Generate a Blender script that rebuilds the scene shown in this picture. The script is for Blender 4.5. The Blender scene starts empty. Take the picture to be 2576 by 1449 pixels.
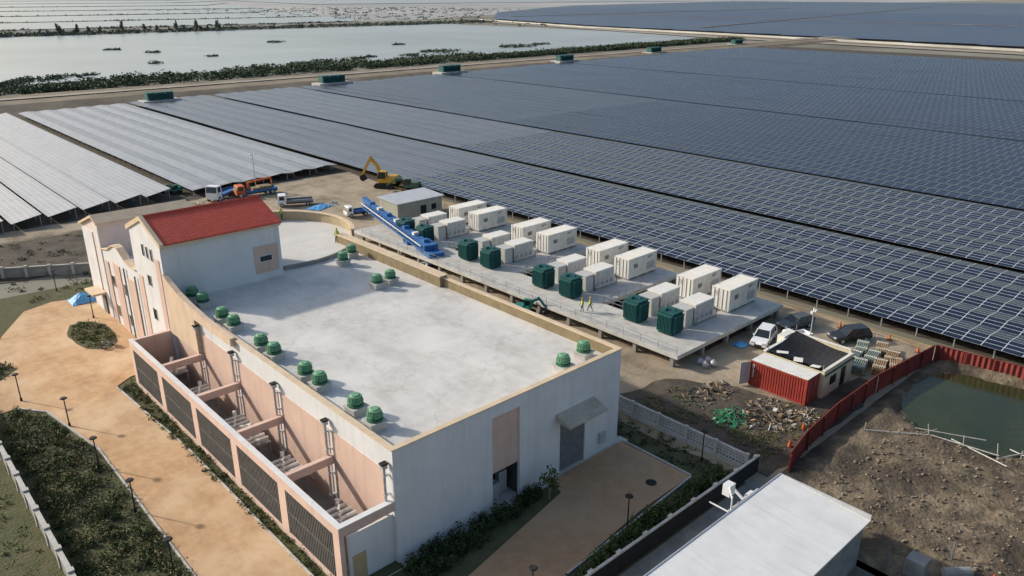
import bpy, bmesh, math, random
from mathutils import Vector, Matrix, noise as mnoise
R=math.radians
random.seed(7)
COL=bpy.context.scene.collection
scene=bpy.context.scene
# ---------------------------------------------------------------- materials
MATS={}
def mat(name,c1,c2=None,scale=1.0,rough=.8,bump=0,bscale=None,spec=.3,metal=0,big=None,bigc=None,wave=None,waved=.3,detail=6,contrast=(.35,.65),sx=(1,1,1),grid=None,streak=None,crack=None):
    if name in MATS: return MATS[name]
    m=bpy.data.materials.new(name);m.use_nodes=True;nt=m.node_tree;N=nt.nodes;L=nt.links
    b=N['Principled BSDF'];b.inputs['Roughness'].default_value=rough;b.inputs['Metallic'].default_value=metal
    b.inputs['Specular IOR Level'].default_value=spec
    tc=N.new('ShaderNodeTexCoord');mp=N.new('ShaderNodeMapping');mp.inputs['Scale'].default_value=sx
    L.new(tc.outputs['Object'],mp.inputs[0])
    c2=c2 or tuple(x*.8 for x in c1)
    n=N.new('ShaderNodeTexNoise');n.inputs['Scale'].default_value=scale;n.inputs['Detail'].default_value=detail;n.inputs['Roughness'].default_value=.62
    L.new(mp.outputs[0],n.inputs['Vector'])
    r=N.new('ShaderNodeValToRGB');r.color_ramp.elements[0].position=contrast[0];r.color_ramp.elements[1].position=contrast[1]
    r.color_ramp.elements[0].color=(*c2,1);r.color_ramp.elements[1].color=(*c1,1)
    L.new(n.outputs[0],r.inputs[0]);out=r.outputs[0]
    if big:
        n2=N.new('ShaderNodeTexNoise');n2.inputs['Scale'].default_value=big;n2.inputs['Detail'].default_value=7;n2.inputs['Roughness'].default_value=.6
        L.new(tc.outputs['Object'],n2.inputs['Vector'])
        r2=N.new('ShaderNodeValToRGB');r2.color_ramp.elements[0].position=.42;r2.color_ramp.elements[1].position=.62
        L.new(n2.outputs[0],r2.inputs[0])
        mx=N.new('ShaderNodeMix');mx.data_type='RGBA';L.new(r2.outputs[0],mx.inputs[0]);L.new(out,mx.inputs[6])
        mx.inputs[7].default_value=(*bigc,1);out=mx.outputs[2]
    def mult(out,fac_socket,col,amt=1.0,lo=.5,hi=.75):
        rr=N.new('ShaderNodeValToRGB');rr.color_ramp.elements[0].position=lo;rr.color_ramp.elements[1].position=hi
        rr.color_ramp.elements[0].color=(1,1,1,1);rr.color_ramp.elements[1].color=(*col,1);L.new(fac_socket,rr.inputs[0])
        mx=N.new('ShaderNodeMix');mx.data_type='RGBA';mx.blend_type='MULTIPLY';mx.inputs[0].default_value=amt
        L.new(out,mx.inputs[6]);L.new(rr.outputs[0],mx.inputs[7]);return mx.outputs[2]
    if streak:
        mp2=N.new('ShaderNodeMapping');mp2.inputs['Scale'].default_value=streak[0];L.new(tc.outputs['Object'],mp2.inputs[0])
        ns=N.new('ShaderNodeTexNoise');ns.inputs['Scale'].default_value=1;ns.inputs['Detail'].default_value=8;ns.inputs['Roughness'].default_value=.7
        L.new(mp2.outputs[0],ns.inputs['Vector']);out=mult(out,ns.outputs[0],streak[1],1,streak[2] if len(streak)>2 else .5,.72)
    if crack:
        dn=N.new('ShaderNodeTexNoise');dn.inputs['Scale'].default_value=.35;dn.inputs['Detail'].default_value=5;L.new(tc.outputs['Object'],dn.inputs['Vector'])
        vm=N.new('ShaderNodeVectorMath');vm.operation='MULTIPLY_ADD';L.new(dn.outputs['Color'],vm.inputs[0]);vm.inputs[1].default_value=(5,5,5);L.new(tc.outputs['Object'],vm.inputs[2])
        vo=N.new('ShaderNodeTexVoronoi');vo.feature='DISTANCE_TO_EDGE';vo.inputs['Scale'].default_value=crack[0];L.new(vm.outputs[0],vo.inputs['Vector'])
        rr=N.new('ShaderNodeValToRGB');rr.color_ramp.elements[0].position=crack[1]*.3;rr.color_ramp.elements[1].position=crack[1]
        rr.color_ramp.elements[0].color=(*crack[2],1);rr.color_ramp.elements[1].color=(1,1,1,1);L.new(vo.outputs['Distance'],rr.inputs[0])
        mx=N.new('ShaderNodeMix');mx.data_type='RGBA';mx.blend_type='MULTIPLY';mx.inputs[0].default_value=1;L.new(out,mx.inputs[6]);L.new(rr.outputs[0],mx.inputs[7]);out=mx.outputs[2]
    h=None
    if grid:
        bw,bh,ms,col=grid
        bt=N.new('ShaderNodeTexBrick');bt.offset=0;bt.inputs['Scale'].default_value=1;bt.inputs['Brick Width'].default_value=bw;bt.inputs['Row Height'].default_value=bh
        bt.inputs['Mortar Size'].default_value=ms;bt.inputs['Color1'].default_value=(1,1,1,1);bt.inputs['Color2'].default_value=(.93,.93,.93,1);bt.inputs['Mortar'].default_value=(*col,1)
        L.new(tc.outputs['Object'],bt.inputs['Vector'])
        mx=N.new('ShaderNodeMix');mx.data_type='RGBA';mx.blend_type='MULTIPLY';mx.inputs[0].default_value=1;L.new(out,mx.inputs[6]);L.new(bt.outputs['Color'],mx.inputs[7]);out=mx.outputs[2]
    L.new(out,b.inputs['Base Color'])
    if bump:
        n3=N.new('ShaderNodeTexNoise');n3.inputs['Scale'].default_value=bscale or scale*4;n3.inputs['Detail'].default_value=5
        L.new(tc.outputs['Object'],n3.inputs['Vector'])
        bp=N.new('ShaderNodeBump');bp.inputs['Strength'].default_value=bump;bp.inputs['Distance'].default_value=.15
        L.new(n3.outputs[0],bp.inputs['Height']);h=bp
        L.new(bp.outputs[0],b.inputs['Normal'])
    if wave:
        ax,ws=wave
        w=N.new('ShaderNodeTexWave');w.bands_direction=ax;w.inputs['Scale'].default_value=ws;w.inputs['Distortion'].default_value=0
        L.new(tc.outputs['Object'],w.inputs['Vector'])
        bp=N.new('ShaderNodeBump');bp.inputs['Strength'].default_value=waved;bp.inputs['Distance'].default_value=.05
        L.new(w.outputs['Fac'],bp.inputs['Height'])
        if h: L.new(h.outputs[0],bp.inputs['Normal'])
        L.new(bp.outputs[0],b.inputs['Normal'])
    MATS[name]=m;return m
def panelmat(name,base,base2,line,rough,ior=1.7,lw=1.0,spec=.5):
    m=bpy.data.materials.new(name);m.use_nodes=True;nt=m.node_tree;N=nt.nodes;L=nt.links
    b=N['Principled BSDF']
    uv=N.new('ShaderNodeUVMap');uv.uv_map='UVMap';sp=N.new('ShaderNodeSeparateXYZ');L.new(uv.outputs[0],sp.inputs[0])
    def mth(op,a,bv=None,c=None):
        n=N.new('ShaderNodeMath');n.operation=op
        for i,x in enumerate((a,bv)):
            if x is None: continue
            if isinstance(x,(int,float)): n.inputs[i].default_value=x
            else: L.new(x,n.inputs[i])
        return n.outputs[0]
    u=mth('DIVIDE',sp.outputs[0],2.02);v=mth('DIVIDE',sp.outputs[1],.98)
    lu=mth('GREATER_THAN',mth('ABSOLUTE',mth('SUBTRACT',mth('FRACT',u),.5)),.5-.016*lw)
    lv=mth('GREATER_THAN',mth('ABSOLUTE',mth('SUBTRACT',mth('FRACT',v),.5)),.5-.032*lw)
    ln=mth('MAXIMUM',lu,lv)
    cb=N.new('ShaderNodeCombineXYZ');L.new(mth('FLOOR',u),cb.inputs[0]);L.new(mth('FLOOR',v),cb.inputs[1])
    wn=N.new('ShaderNodeTexWhiteNoise');wn.noise_dimensions='3D';L.new(cb.outputs[0],wn.inputs[0])
    mx=N.new('ShaderNodeMix');mx.data_type='RGBA';L.new(wn.outputs[0],mx.inputs[0]);mx.inputs[6].default_value=(*base,1);mx.inputs[7].default_value=(*base2,1)
    m2=N.new('ShaderNodeMix');m2.data_type='RGBA';L.new(ln,m2.inputs[0]);L.new(mx.outputs[2],m2.inputs[6]);m2.inputs[7].default_value=(*line,1)
    L.new(m2.outputs[2],b.inputs['Base Color'])
    b.inputs['Roughness'].default_value=rough;b.inputs['Specular IOR Level'].default_value=spec;b.inputs['IOR'].default_value=ior
    return m
# ---------------------------------------------------------------- mesh builder
class MB:
    def __init__(s): s.v=[];s.f=[];s.m=[]
    def face(s,p,m=0):
        b=len(s.v);s.v+= [tuple(q) for q in p];s.f.append(tuple(range(b,b+len(p))));s.m.append(m);return s
    def box(s,x0,y0,z0,x1,y1,z1,m=0):
        b=len(s.v);s.v+=[(x0,y0,z0),(x1,y0,z0),(x1,y1,z0),(x0,y1,z0),(x0,y0,z1),(x1,y0,z1),(x1,y1,z1),(x0,y1,z1)]
        for q in ((0,3,2,1),(4,5,6,7),(0,1,5,4),(1,2,6,5),(2,3,7,6),(3,0,4,7)): s.f.append(tuple(b+i for i in q));s.m.append(m)
        return s
    def rbox(s,c,sz,rot=(0,0,0),m=0):
        b=len(s.v);s.box(-sz[0]/2,-sz[1]/2,-sz[2]/2,sz[0]/2,sz[1]/2,sz[2]/2,m)
        M=Matrix.Translation(c)@Matrix.Rotation(rot[2],4,'Z')@Matrix.Rotation(rot[1],4,'Y')@Matrix.Rotation(rot[0],4,'X')
        for i in range(b,len(s.v)): s.v[i]=tuple(M@Vector(s.v[i]))
        return s
    def beam(s,p0,p1,w,h,m=0):
        p0=Vector(p0);p1=Vector(p1);d=(p1-p0);a=d.normalized();up=Vector((0,0,1)) if abs(a.z)<.95 else Vector((1,0,0))
        sd=a.cross(up).normalized()*w/2;u=sd.cross(a).normalized()*h/2
        b=len(s.v)
        for p in (p0,p1):
            for q in ((-1,-1),(1,-1),(1,1),(-1,1)): s.v.append(tuple(p+sd*q[0]+u*q[1]))
        for q in ((0,3,2,1),(4,5,6,7),(0,1,5,4),(1,2,6,5),(2,3,7,6),(3,0,4,7)): s.f.append(tuple(b+i for i in q));s.m.append(m)
        return s
    def cyl(s,p0,p1,r0,r1=None,n=10,m=0,caps=True):
        r1=r0 if r1 is None else r1
        p0=Vector(p0);p1=Vector(p1);a=(p1-p0).normalized();up=Vector((0,0,1)) if abs(a.z)<.95 else Vector((1,0,0))
        x=a.cross(up).normalized();y=a.cross(x);b=len(s.v)
        for p,r in ((p0,r0),(p1,r1)):
            for i in range(n):
                t=2*math.pi*i/n;s.v.append(tuple(p+x*math.cos(t)*r+y*math.sin(t)*r))
        for i in range(n): s.f.append((b+i,b+(i+1)%n,b+n+(i+1)%n,b+n+i));s.m.append(m)
        if caps: s.f.append(tuple(b+i for i in range(n))[::-1]);s.m.append(m);s.f.append(tuple(b+n+i for i in range(n)));s.m.append(m)
        return s
    def ext(s,prof,axis,lo,hi,m=0,mcap=None):
        n=len(prof);b=len(s.v)
        for t in (lo,hi):
            for a,c in prof: s.v.append({'y':(a,t,c),'x':(t,a,c),'z':(a,c,t)}[axis])
        for i in range(n): s.f.append((b+i,b+(i+1)%n,b+n+(i+1)%n,b+n+i));s.m.append(m)
        mc=m if mcap is None else mcap
        s.f.append(tuple(range(b,b+n))[::-1]);s.m.append(mc);s.f.append(tuple(range(b+n,b+2*n)));s.m.append(mc)
        return s
    def sph(s,c,r,n=10,k=6,m=0,sz=1,lo=-90):
        b=len(s.v)
        for j in range(k+1):
            ph=R(lo+(90-lo)*j/k)
            for i in range(n):
                t=2*math.pi*i/n;s.v.append((c[0]+r*math.cos(ph)*math.cos(t),c[1]+r*math.cos(ph)*math.sin(t),c[2]+r*sz*math.sin(ph)))
        for j in range(k):
            for i in range(n): s.f.append((b+j*n+i,b+j*n+(i+1)%n,b+(j+1)*n+(i+1)%n,b+(j+1)*n+i));s.m.append(m)
        return s
    def obj(s,name,mats,parent=None,world=False,bevel=0,smooth=False,label=None):
        me=bpy.data.meshes.new(name);V=s.v
        if world and parent:
            o=Vector((0,0,0));q=parent
            while q: o+=q.location;q=q.parent
            V=[(a-o.x,b-o.y,c-o.z) for a,b,c in V]
        me.from_pydata(V,[],s.f)
        for m in (mats if isinstance(mats,(list,tuple)) else [mats]): me.materials.append(m)
        me.polygons.foreach_set('material_index',s.m)
        bm=bmesh.new();bm.from_mesh(me)
        if bevel or smooth: bmesh.ops.remove_doubles(bm,verts=bm.verts,dist=.0005)
        bmesh.ops.recalc_face_normals(bm,faces=bm.faces)
        bm.to_mesh(me);bm.free()
        if smooth:
            for p in me.polygons: p.use_smooth=True
        ob=bpy.data.objects.new(name,me);COL.objects.link(ob)
        if bevel:
            md=ob.modifiers.new('bevel','BEVEL');md.width=bevel;md.segments=2;md.limit_method='ANGLE'
        if parent: ob.parent=parent
        if label: ob['label']=label
        return ob
def thing(name,label,cat,loc=(0,0,0),rz=0,group=None):
    e=bpy.data.objects.new(name,None);COL.objects.link(e);e.location=loc;e.rotation_euler=(0,0,rz);e.empty_display_size=.5
    e['label']=label;e['category']=cat
    if group: e['group']=group
    return e
def tag(o,label,cat,group=None,kind=None):
    o['label']=label;o['category']=cat
    if group:o['group']=group
    if kind:o['kind']=kind
    return o
def copy_thing(root,loc,rz=None,label=None,sc=None):
    def cp(o,par):
        n=o.copy();COL.objects.link(n)
        if par is not None: n.parent=par
        for c in list(o.children):
            if c.name in orig: cp(c,n)
        return n
    orig=set(x.name for x in root.children_recursive)
    n=cp(root,None);n.location=loc
    if rz is not None:n.rotation_euler=(0,0,rz)
    if label:n['label']=label
    if sc:n.scale=sc
    return n
def sheet(name,pts,z,m,label,ob_kind='structure'):
    mb=MB().face([(x,y,z) for x,y in pts]);o=mb.obj(name,m);o['kind']='structure';o['label']=label;o['category']=name.replace('_',' ')
    return o
def smoothpoly(pts,it=2):
    for _ in range(it):
        q=[]
        for i in range(len(pts)):
            a=pts[i];b=pts[(i+1)%len(pts)]
            q+= [(a[0]*.75+b[0]*.25,a[1]*.75+b[1]*.25),(a[0]*.25+b[0]*.75,a[1]*.25+b[1]*.75)]
        pts=q
    return pts
def ragged(pts,step=2.0,amp=.5):
    q=[]
    for i in range(len(pts)):
        a=Vector(pts[i]);b=Vector(pts[(i+1)%len(pts)]);n=max(1,int((b-a).length/step))
        for k in range(n):
            p=a.lerp(b,k/n);q.append((p.x+amp*mnoise.noise(Vector((p.x*.4,p.y*.4,1))),p.y+amp*mnoise.noise(Vector((p.x*.4,p.y*.4,9)))))
    return q
def lerpt(x,tab):
    for (a,c),(b,d_) in zip(tab,tab[1:]):
        if x<=b: return c+(d_-c)*max(0,(x-a))/(b-a)
    return tab[-1][1]
# ---------------------------------------------------------------- palette
white=mat('white_render',(.69,.69,.70),(.62,.62,.63),.35,.85,.05,30,streak=((1.6,1.6,.12),(.88,.87,.85)))
pink=mat('pink_render',(.64,.46,.38),(.57,.41,.34),.5,.85,.05,30,streak=((1.6,1.6,.12),(.86,.84,.82)))
peach=mat('peach_coping',(.66,.53,.37),(.56,.44,.31),.8,.8)
roofc=mat('roof_concrete',(.60,.585,.56),(.51,.50,.475),1.2,.85,.12,6,big=.16,bigc=(.66,.645,.615),detail=12,streak=((.3,.12,.22),(.78,.77,.745),.5),crack=(.09,.010,(.89,.885,.88)))
terrc=mat('terrace_concrete',(.64,.62,.58),(.54,.52,.49),.6,.85,.1,6,streak=((.3,.3,.3),(.8,.79,.77)))
brown=mat('parapet_brown',(.27,.21,.12),(.19,.15,.09),1.2,.85)
red=mat('red_tile',(.70,.105,.065),(.56,.08,.05),1.5,.6,grid=(.34,.42,.03,(.5,.42,.42)),wave=('X',1.48),waved=.5)
dark=mat('dark_void',(.02,.02,.022),(.012,.012,.012),1,.8)
glass=mat('window_glass',(.02,.025,.03),(.015,.02,.025),1,.15,spec=.6)
grey=mat('grey_metal',(.25,.26,.27),(.18,.19,.20),2,.5,metal=.3)
lgrey=mat('light_grey_metal',(.50,.51,.52),(.40,.41,.42),2,.5,metal=.2)
slat=mat('louver_slat',(.17,.165,.16),(.12,.118,.115),2,.6)
conc=mat('pale_concrete',(.55,.535,.50),(.43,.415,.385),.9,.9,.1,8,streak=((.3,.3,.3),(.78,.77,.75)))
concd=mat('grey_concrete',(.30,.29,.27),(.20,.20,.19),.8,.9,.15,6)
fgreen=mat('fan_green',(.17,.36,.21),(.12,.28,.16),3,.6)
fgreend=mat('fan_dark_green',(.07,.19,.11),(.04,.13,.07),3,.6)
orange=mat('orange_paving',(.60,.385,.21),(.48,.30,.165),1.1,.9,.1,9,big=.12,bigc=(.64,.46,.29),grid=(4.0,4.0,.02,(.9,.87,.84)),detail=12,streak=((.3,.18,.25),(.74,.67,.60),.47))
orange2=mat('shade_painted_paving',(.52,.315,.18),(.42,.25,.14),.9,.9,.1,9,big=.15,bigc=(.50,.34,.21),grid=(4.0,4.0,.02,(.85,.8,.76)),detail=12,streak=((.3,.3,.25),(.78,.72,.66),.47))  # darker copy of the drive paving, building shade put into its colour
soil=mat('sandy_soil',(.35,.28,.195),(.18,.145,.105),.3,.95,.6,1.5,big=.07,bigc=(.39,.325,.24),detail=12,streak=((.5,.08,.5),(.68,.65,.61)))
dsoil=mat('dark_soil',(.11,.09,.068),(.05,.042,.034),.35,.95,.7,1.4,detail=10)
grass=mat('rough_grass',(.065,.08,.028),(.12,.105,.06),.6,.95,.7,5,detail=12,big=.25,bigc=(.085,.085,.04))
gravel=mat('brown_gravel',(.25,.195,.13),(.085,.066,.045),.9,.95,1.0,3.5,big=.2,bigc=(.07,.055,.04),detail=12)
landm=mat('far_land',(.22,.205,.16),(.13,.13,.10),.012,.95,0,big=.003,bigc=(.27,.26,.22),detail=9)
hazel=mat('haze_painted_flats',(.34,.34,.33),(.25,.255,.25),.004,.95,0,big=.0015,bigc=(.40,.40,.39),detail=9)  # distance haze painted into the pale base colour
leveem=mat('levee_soil',(.25,.205,.15),(.13,.11,.08),.08,.95,detail=10)
wroof=mat('white_sheet_roof',(.74,.74,.73),(.66,.66,.65),.6,.6,0,wave=('X',1.9),waved=.22,streak=((2.5,.15,1),(.86,.85,.83)))
contw=mat('container_white',(.76,.75,.71),(.66,.64,.59),.8,.6,big=.5,bigc=(.71,.68,.61),streak=((3,3,.4),(.8,.76,.7),.55))
contr=mat('container_red',(.37,.055,.04),(.27,.042,.032),.8,.6,streak=((3,3,.4),(.7,.65,.6)))
fred=mat('fence_red',(.25,.045,.036),(.17,.034,.028),.5,.75,streak=((1.5,1.5,.4),(.65,.6,.58)))
tgreen=mat('transformer_green',(.016,.09,.088),(.012,.07,.068),1,.5)
tgreenl=mat('transformer_light_green',(.028,.125,.118),(.02,.10,.095),1,.5)
black=mat('black_rubber',(.02,.02,.02),(.03,.03,.03),2,.8)
yellow=mat('machine_yellow',(.66,.37,.03),(.52,.28,.03),2,.5)
blue=mat('machine_blue',(.05,.17,.42),(.04,.12,.30),2,.5)
tarp=mat('blue_tarp',(.07,.28,.58),(.14,.40,.68),2,.5,.5,3)
carw=mat('car_white',(.78,.78,.78),(.74,.74,.74),1,.3,spec=.6)
cars=mat('car_silver',(.10,.105,.11),(.08,.085,.09),1,.35,spec=.6,metal=.2)
carb=mat('car_black',(.02,.02,.025),(.02,.02,.02),1,.25,spec=.6)
orangem=mat('orange_paint',(.64,.15,.04),(.5,.1,.03),2,.5)
wood=mat('weathered_wood',(.38,.27,.15),(.24,.17,.10),2,.9)
beige=mat('beige_panel',(.64,.58,.40),(.56,.51,.35),.8,.7)
net=mat('black_shade_net',(.018,.018,.022),(.03,.03,.034),3,.9)
leafd=mat('leaf_dark',(.035,.055,.018),(.02,.035,.012),1.5,.8)
leafm=mat('leaf_mid',(.075,.10,.03),(.045,.07,.02),1.5,.8)
leafl=mat('leaf_light',(.15,.16,.05),(.10,.12,.035),1.5,.8)
leafb=mat('leaf_dry',(.22,.17,.09),(.14,.11,.06),1.5,.9)
skin=mat('skin',(.40,.24,.16),(.36,.21,.14),3,.6)
cloth=mat('dark_clothing',(.05,.06,.08),(.04,.045,.06),6,.9)
vest=mat('hi_vis_vest',(.50,.66,.06),(.44,.58,.05),6,.7)
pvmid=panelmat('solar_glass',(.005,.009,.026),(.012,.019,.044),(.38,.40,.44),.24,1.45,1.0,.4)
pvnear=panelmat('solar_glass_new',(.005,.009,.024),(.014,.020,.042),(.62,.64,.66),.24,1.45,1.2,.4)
pvlit=panelmat('solar_glass_painted_glare',(.21,.215,.225),(.26,.265,.275),(.62,.62,.62),.42,2.6,.8)  # same panels, with sky and sun glare painted into a pale base
pvmix=panelmat('solar_glass_painted_half_glare',(.065,.073,.09),(.09,.098,.115),(.5,.52,.54),.40,2.1,.9)  # middle step of the glare painted into the panel colour
pvmi2=panelmat('solar_glass_painted_faint_glare',(.018,.024,.042),(.032,.040,.062),(.46,.48,.52),.33,1.7,1.0)  # faintest painted glare step before the dark panels
steel=mat('galvanised_steel',(.34,.35,.36),(.26,.27,.28),2,.5,metal=.3)
def water(name,c,rough,bump,sc,c2=None,s=.01,spec=.5):
    m=mat(name,c,c2 or tuple(x*.85 for x in c),s,rough,0,spec=spec)
    nt=m.node_tree;N=nt.nodes;L=nt.links
    tc=N.new('ShaderNodeTexCoord');n=N.new('ShaderNodeTexNoise');n.inputs['Scale'].default_value=sc;L.new(tc.outputs['Object'],n.inputs['Vector'])
    bp=N.new('ShaderNodeBump');bp.inputs['Strength'].default_value=bump;bp.inputs['Distance'].default_value=.1;L.new(n.outputs[0],bp.inputs['Height']);L.new(bp.outputs[0],N['Principled BSDF'].inputs['Normal'])
    return m
lakem=water('lake_water',(.38,.41,.43),.25,.3,.5,(.29,.32,.34),.006)
pondm=water('pond_water',(.045,.055,.02),.12,.15,1.5,(.026,.036,.016),.15,.3)
# ---------------------------------------------------------------- ground and water
sheet('ground',[(-9000,-6000),(26000,-6000),(26000,26000),(-9000,26000)],0,landm,'wide flat coastal plain of grass and mud')
sheet('distant_ground',[(-9000,1010),(700,985),(1300,1300),(3000,1500),(26000,3000),(26000,26000),(-9000,26000)],.25,hazel,'distant flats of mud and salt ponds, haze painted into their colour')
sheet('field_ground',[(-40,122),(90,122),(90,-140),(560,-140),(560,352),(-40,310)],.02,dsoil,'dark wet soil beneath the solar rows')
sheet('construction_ground',ragged([(50,22),(88,22),(88.3,150),(70,151),(20,144),(20,126),(50,118)],3,1.2),.06,soil,'sandy bare construction ground with wheel tracks')
sheet('garden_ground',[(-30,20),(53,20),(53,112),(26,113),(14,114),(-30,125)],.03,grass,'rough grass around the station building')
sheet('building_apron',[(18.8,37),(24,37),(24,108),(48,108),(48,37),(24,36.9)],.05,conc,'grey concrete apron under the building')
sheet('waste_ground',ragged([(52,25.5),(66,25.8),(75,26.5),(75,29),(65,29.5),(64,36),(60,42),(52,43)],1.5,.8),.08,dsoil,'dark muddy waste ground with rubble')
pav=[(12.9,38),(18.7,38),(18.7,62),(17.8,78.1),(19.7,79.5),(23.5,80),(24,106.6),(19.3,108.1),(15.9,106.8),(12.2,100),(10,94),(11.6,89.3),(9.6,87.4),(-4,86),(-4,79),(9.4,79.9),(11.5,77.2),(13.1,67),(13,49.6)]
sheet('paved_drive',pav,.09,orange,'orange stamped concrete drive')
sheet('paved_forecourt',[(8,32),(26.7,33.3),(38,35.6),(38.6,37.3),(47.3,37.3),(47.4,30.0),(40.8,29.9),(31.4,28.9),(8,28)],.09,orange2,'stamped concrete forecourt with building shade painted into its brown')
def ell(cx,cy,rx,ry,n=24,j=.08):
    return [(cx+rx*math.cos(2*math.pi*i/n)*(1+random.uniform(-j,j)),cy+ry*math.sin(2*math.pi*i/n)*(1+random.uniform(-j,j))) for i in range(n)]
sheet('planting_bed',ell(20.0,93.4,2.2,5.2),.12,grass,'grassy oval island in the drive')
kb=MB()
for a,b in (((18.78,38),(18.78,62)),((18.78,62),(17.9,78)),((12.85,38),(12.95,49.6)),((12.95,49.6),(13.05,67)),((13.05,67),(11.45,77.2)),((11.45,77.2),(9.4,79.95)),((47.5,30),(47.5,37.3)),((31.4,28.85),(47.4,29.9))):
    kb.beam((*a,.1),(*b,.1),.14,.16)
o=kb.obj('kerb',conc);o['kind']='structure';o['label']='pale concrete kerb edging';o['category']='kerb'
sheet('dark_field',ragged([(0,123.5),(27,118),(50,122),(50,140),(0,141)],3,1),.08,dsoil,'dark ploughed soil strip')
sheet('dirt_track',ragged([(-20,142),(52,140.5),(60,144),(52,147),(-20,148.5)],3,.6),.10,soil,'pale dirt track beside the panels')
sheet('lake',[(-900,392),(224,396),(560,404),(618,426),(655,560),(660,840),(-900,845)],.3,lakem,'wide calm lagoon')
FL=[(1000,1230,-2500,620,760),(1255,1560,-2600,700,860),(1600,2000,-3500,760,1000),(2050,2600,-5000,980,1150),(2680,3400,-6000,1100,1500),(3500,4600,-7500,1300,2100),(4750,7000,-8500,1700,3600),(7200,12000,-8900,2600,5000)]
for y0,y1,xa,xb,xc in FL: sheet('far_lake',[(xa,y0+30),(xb,y0),(xc,y1),(xa,y1+40)],.5+y0*.0004,lakem,'distant shallow salt pond')
sheet('far_lake',[(1500,2700),(3600,2500),(4600,3900),(1900,4300)],1.6,lakem,'distant shallow salt pond')
lv=MB()
lv.ext([(308,0),(314,1.6),(342,1.8),(352,0)],'x',-700,700)
o=lv.obj('levee',leveem);o['kind']='structure';o['label']='long earth levee with a service road';o['category']='levee'
sheet('levee_road',[(-700,322),(700,330),(700,335),(-700,327)],2.0,mat('pale_track',(.36,.33,.28),(.28,.25,.21),.2,.95),'pale gravel service road on the levee')
sheet('far_road',[(545,-200),(556,-200),(640,420),(760,900),(745,905),(622,424)],.6,mat('pale_track',(0,0,0)),'pale road beyond the solar field')
sheet('canal_bank',[(556,-200),(600,-200),(668,420),(780,890),(763,897),(642,420)],.5,leveem,'earth bank beside the far road')
def fence_line(name,pts,h,t,m,label,cat):
    e=MB()
    for a,b in zip(pts,pts[1:]): e.beam((a[0],a[1],h/2),(b[0],b[1],h/2),t,h)
    o=e.obj(name,m);tag(o,label,cat);return o
fence_line('flood_wall',[(606,-200),(625,170),(668,420),(700,640),(790,930)],2.0,2.2,mat('flood_wall_concrete',(.55,.54,.51),(.36,.35,.32),.03,.9),'long low white concrete flood wall','wall')
# ---------------------------------------------------------------- solar rows
def solar_row(x,w,y0,y1,kind,zl=1.3,label='',posts=False,grp='rows of solar panels',pm=None):
    v=[];f=[];uv=[]
    ys=[y0];
    while ys[-1]<y1: ys.append(min(ys[-1]+24.24,y1))
    def strip(xa,za,xb,zb,sl):
        for a,b in zip(ys,ys[1:]):
            k=len(v);dz=mnoise.noise(Vector((x*.05,a*.03,0)))*.12;dz2=mnoise.noise(Vector((x*.05,b*.03,0)))*.12
            v.extend([(xa-x,a,za+dz),(xb-x,a,zb+dz),(xb-x,b,zb+dz2),(xa-x,b,za+dz2)]);f.append((k,k+1,k+2,k+3))
            uv.extend([(a,0),(a,sl),(b,sl),(b,0)])
    TG=R(6.0);TM=R(11)
    if kind=='gable':
        h=w/2;rise=h*math.tan(TG)
        strip(x,zl,x+h-.03,zl+rise,2.94);strip(x+h+.03,zl+rise,x+w-.03,zl,2.94)
    else:
        strip(x,zl,x+w-1.1,zl+(w-1.1)*math.tan(TM),4.9)
    me=bpy.data.meshes.new('solar_panel_row');me.from_pydata(v,[],f)
    l=me.uv_layers.new(name='UVMap')
    for i,c in enumerate(uv): l.data[i].uv=c
    me.materials.append(pm or pvmid)
    if posts:
        e=thing('solar_panel_row',label,'solar panels',(x,0,0),0,grp)
        o=bpy.data.objects.new('panel_surface',me);COL.objects.link(o);o.parent=e
        mb=MB();hi=zl+(w/2)*math.tan(TG) if kind=='gable' else zl+(w-1.2)*math.tan(TM)
        yy=max(y0,-20)+.4;n=0
        while yy<y1 and n<60:
            mb.box(.3,yy,0,.42,yy+.12,zl-.05);mb.box(w-1.4,yy,0,w-1.28,yy+.12,(hi if kind!='gable' else zl+.1)-.15)
            if kind=='gable':
                mb.beam((.1,yy,zl-.08),(w/2,yy,hi-.1),.08,.1);mb.beam((w/2,yy,hi-.1),(w-.2,yy,zl-.08),.08,.1)
            else: mb.beam((.1,yy,zl-.08),(w-1.3,yy,hi-.1),.08,.1)
            yy+=4.04;n+=1
        mb.obj('support_frame',steel,e)
    else:
        o=bpy.data.objects.new('solar_panel_row',me);COL.objects.link(o);o.location=(x,0,0);tag(o,label,'solar panels',grp)
L1='long row of dark blue solar panels on steel posts'
L2='single-slope row of solar panels, sky glare painted pale, with gaps beside it'
L3='long row of solar panels on steel posts, silvery glare painted in'
xs=-28.6
for i in range(14):
    x=xs+i*5.75-.0
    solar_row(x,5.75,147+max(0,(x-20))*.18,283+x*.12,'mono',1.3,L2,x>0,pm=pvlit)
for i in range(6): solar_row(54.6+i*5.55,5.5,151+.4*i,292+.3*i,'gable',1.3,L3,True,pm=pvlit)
x=89.6;blocks=[(5,1.6),(6,1.4),(13,1.2),(15,1.2),(15,1.2),(17,0)]
bi=0
for n,g in blocks:
    for i in range(n):
        y0=-60
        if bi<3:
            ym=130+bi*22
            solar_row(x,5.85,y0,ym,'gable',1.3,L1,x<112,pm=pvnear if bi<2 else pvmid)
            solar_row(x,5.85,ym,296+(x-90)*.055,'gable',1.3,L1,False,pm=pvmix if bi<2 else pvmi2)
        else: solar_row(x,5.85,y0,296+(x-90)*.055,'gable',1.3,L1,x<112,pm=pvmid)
        x+=5.88
    x+=g;bi+=1
v=[];f=[];uv=[];k=0
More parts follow.
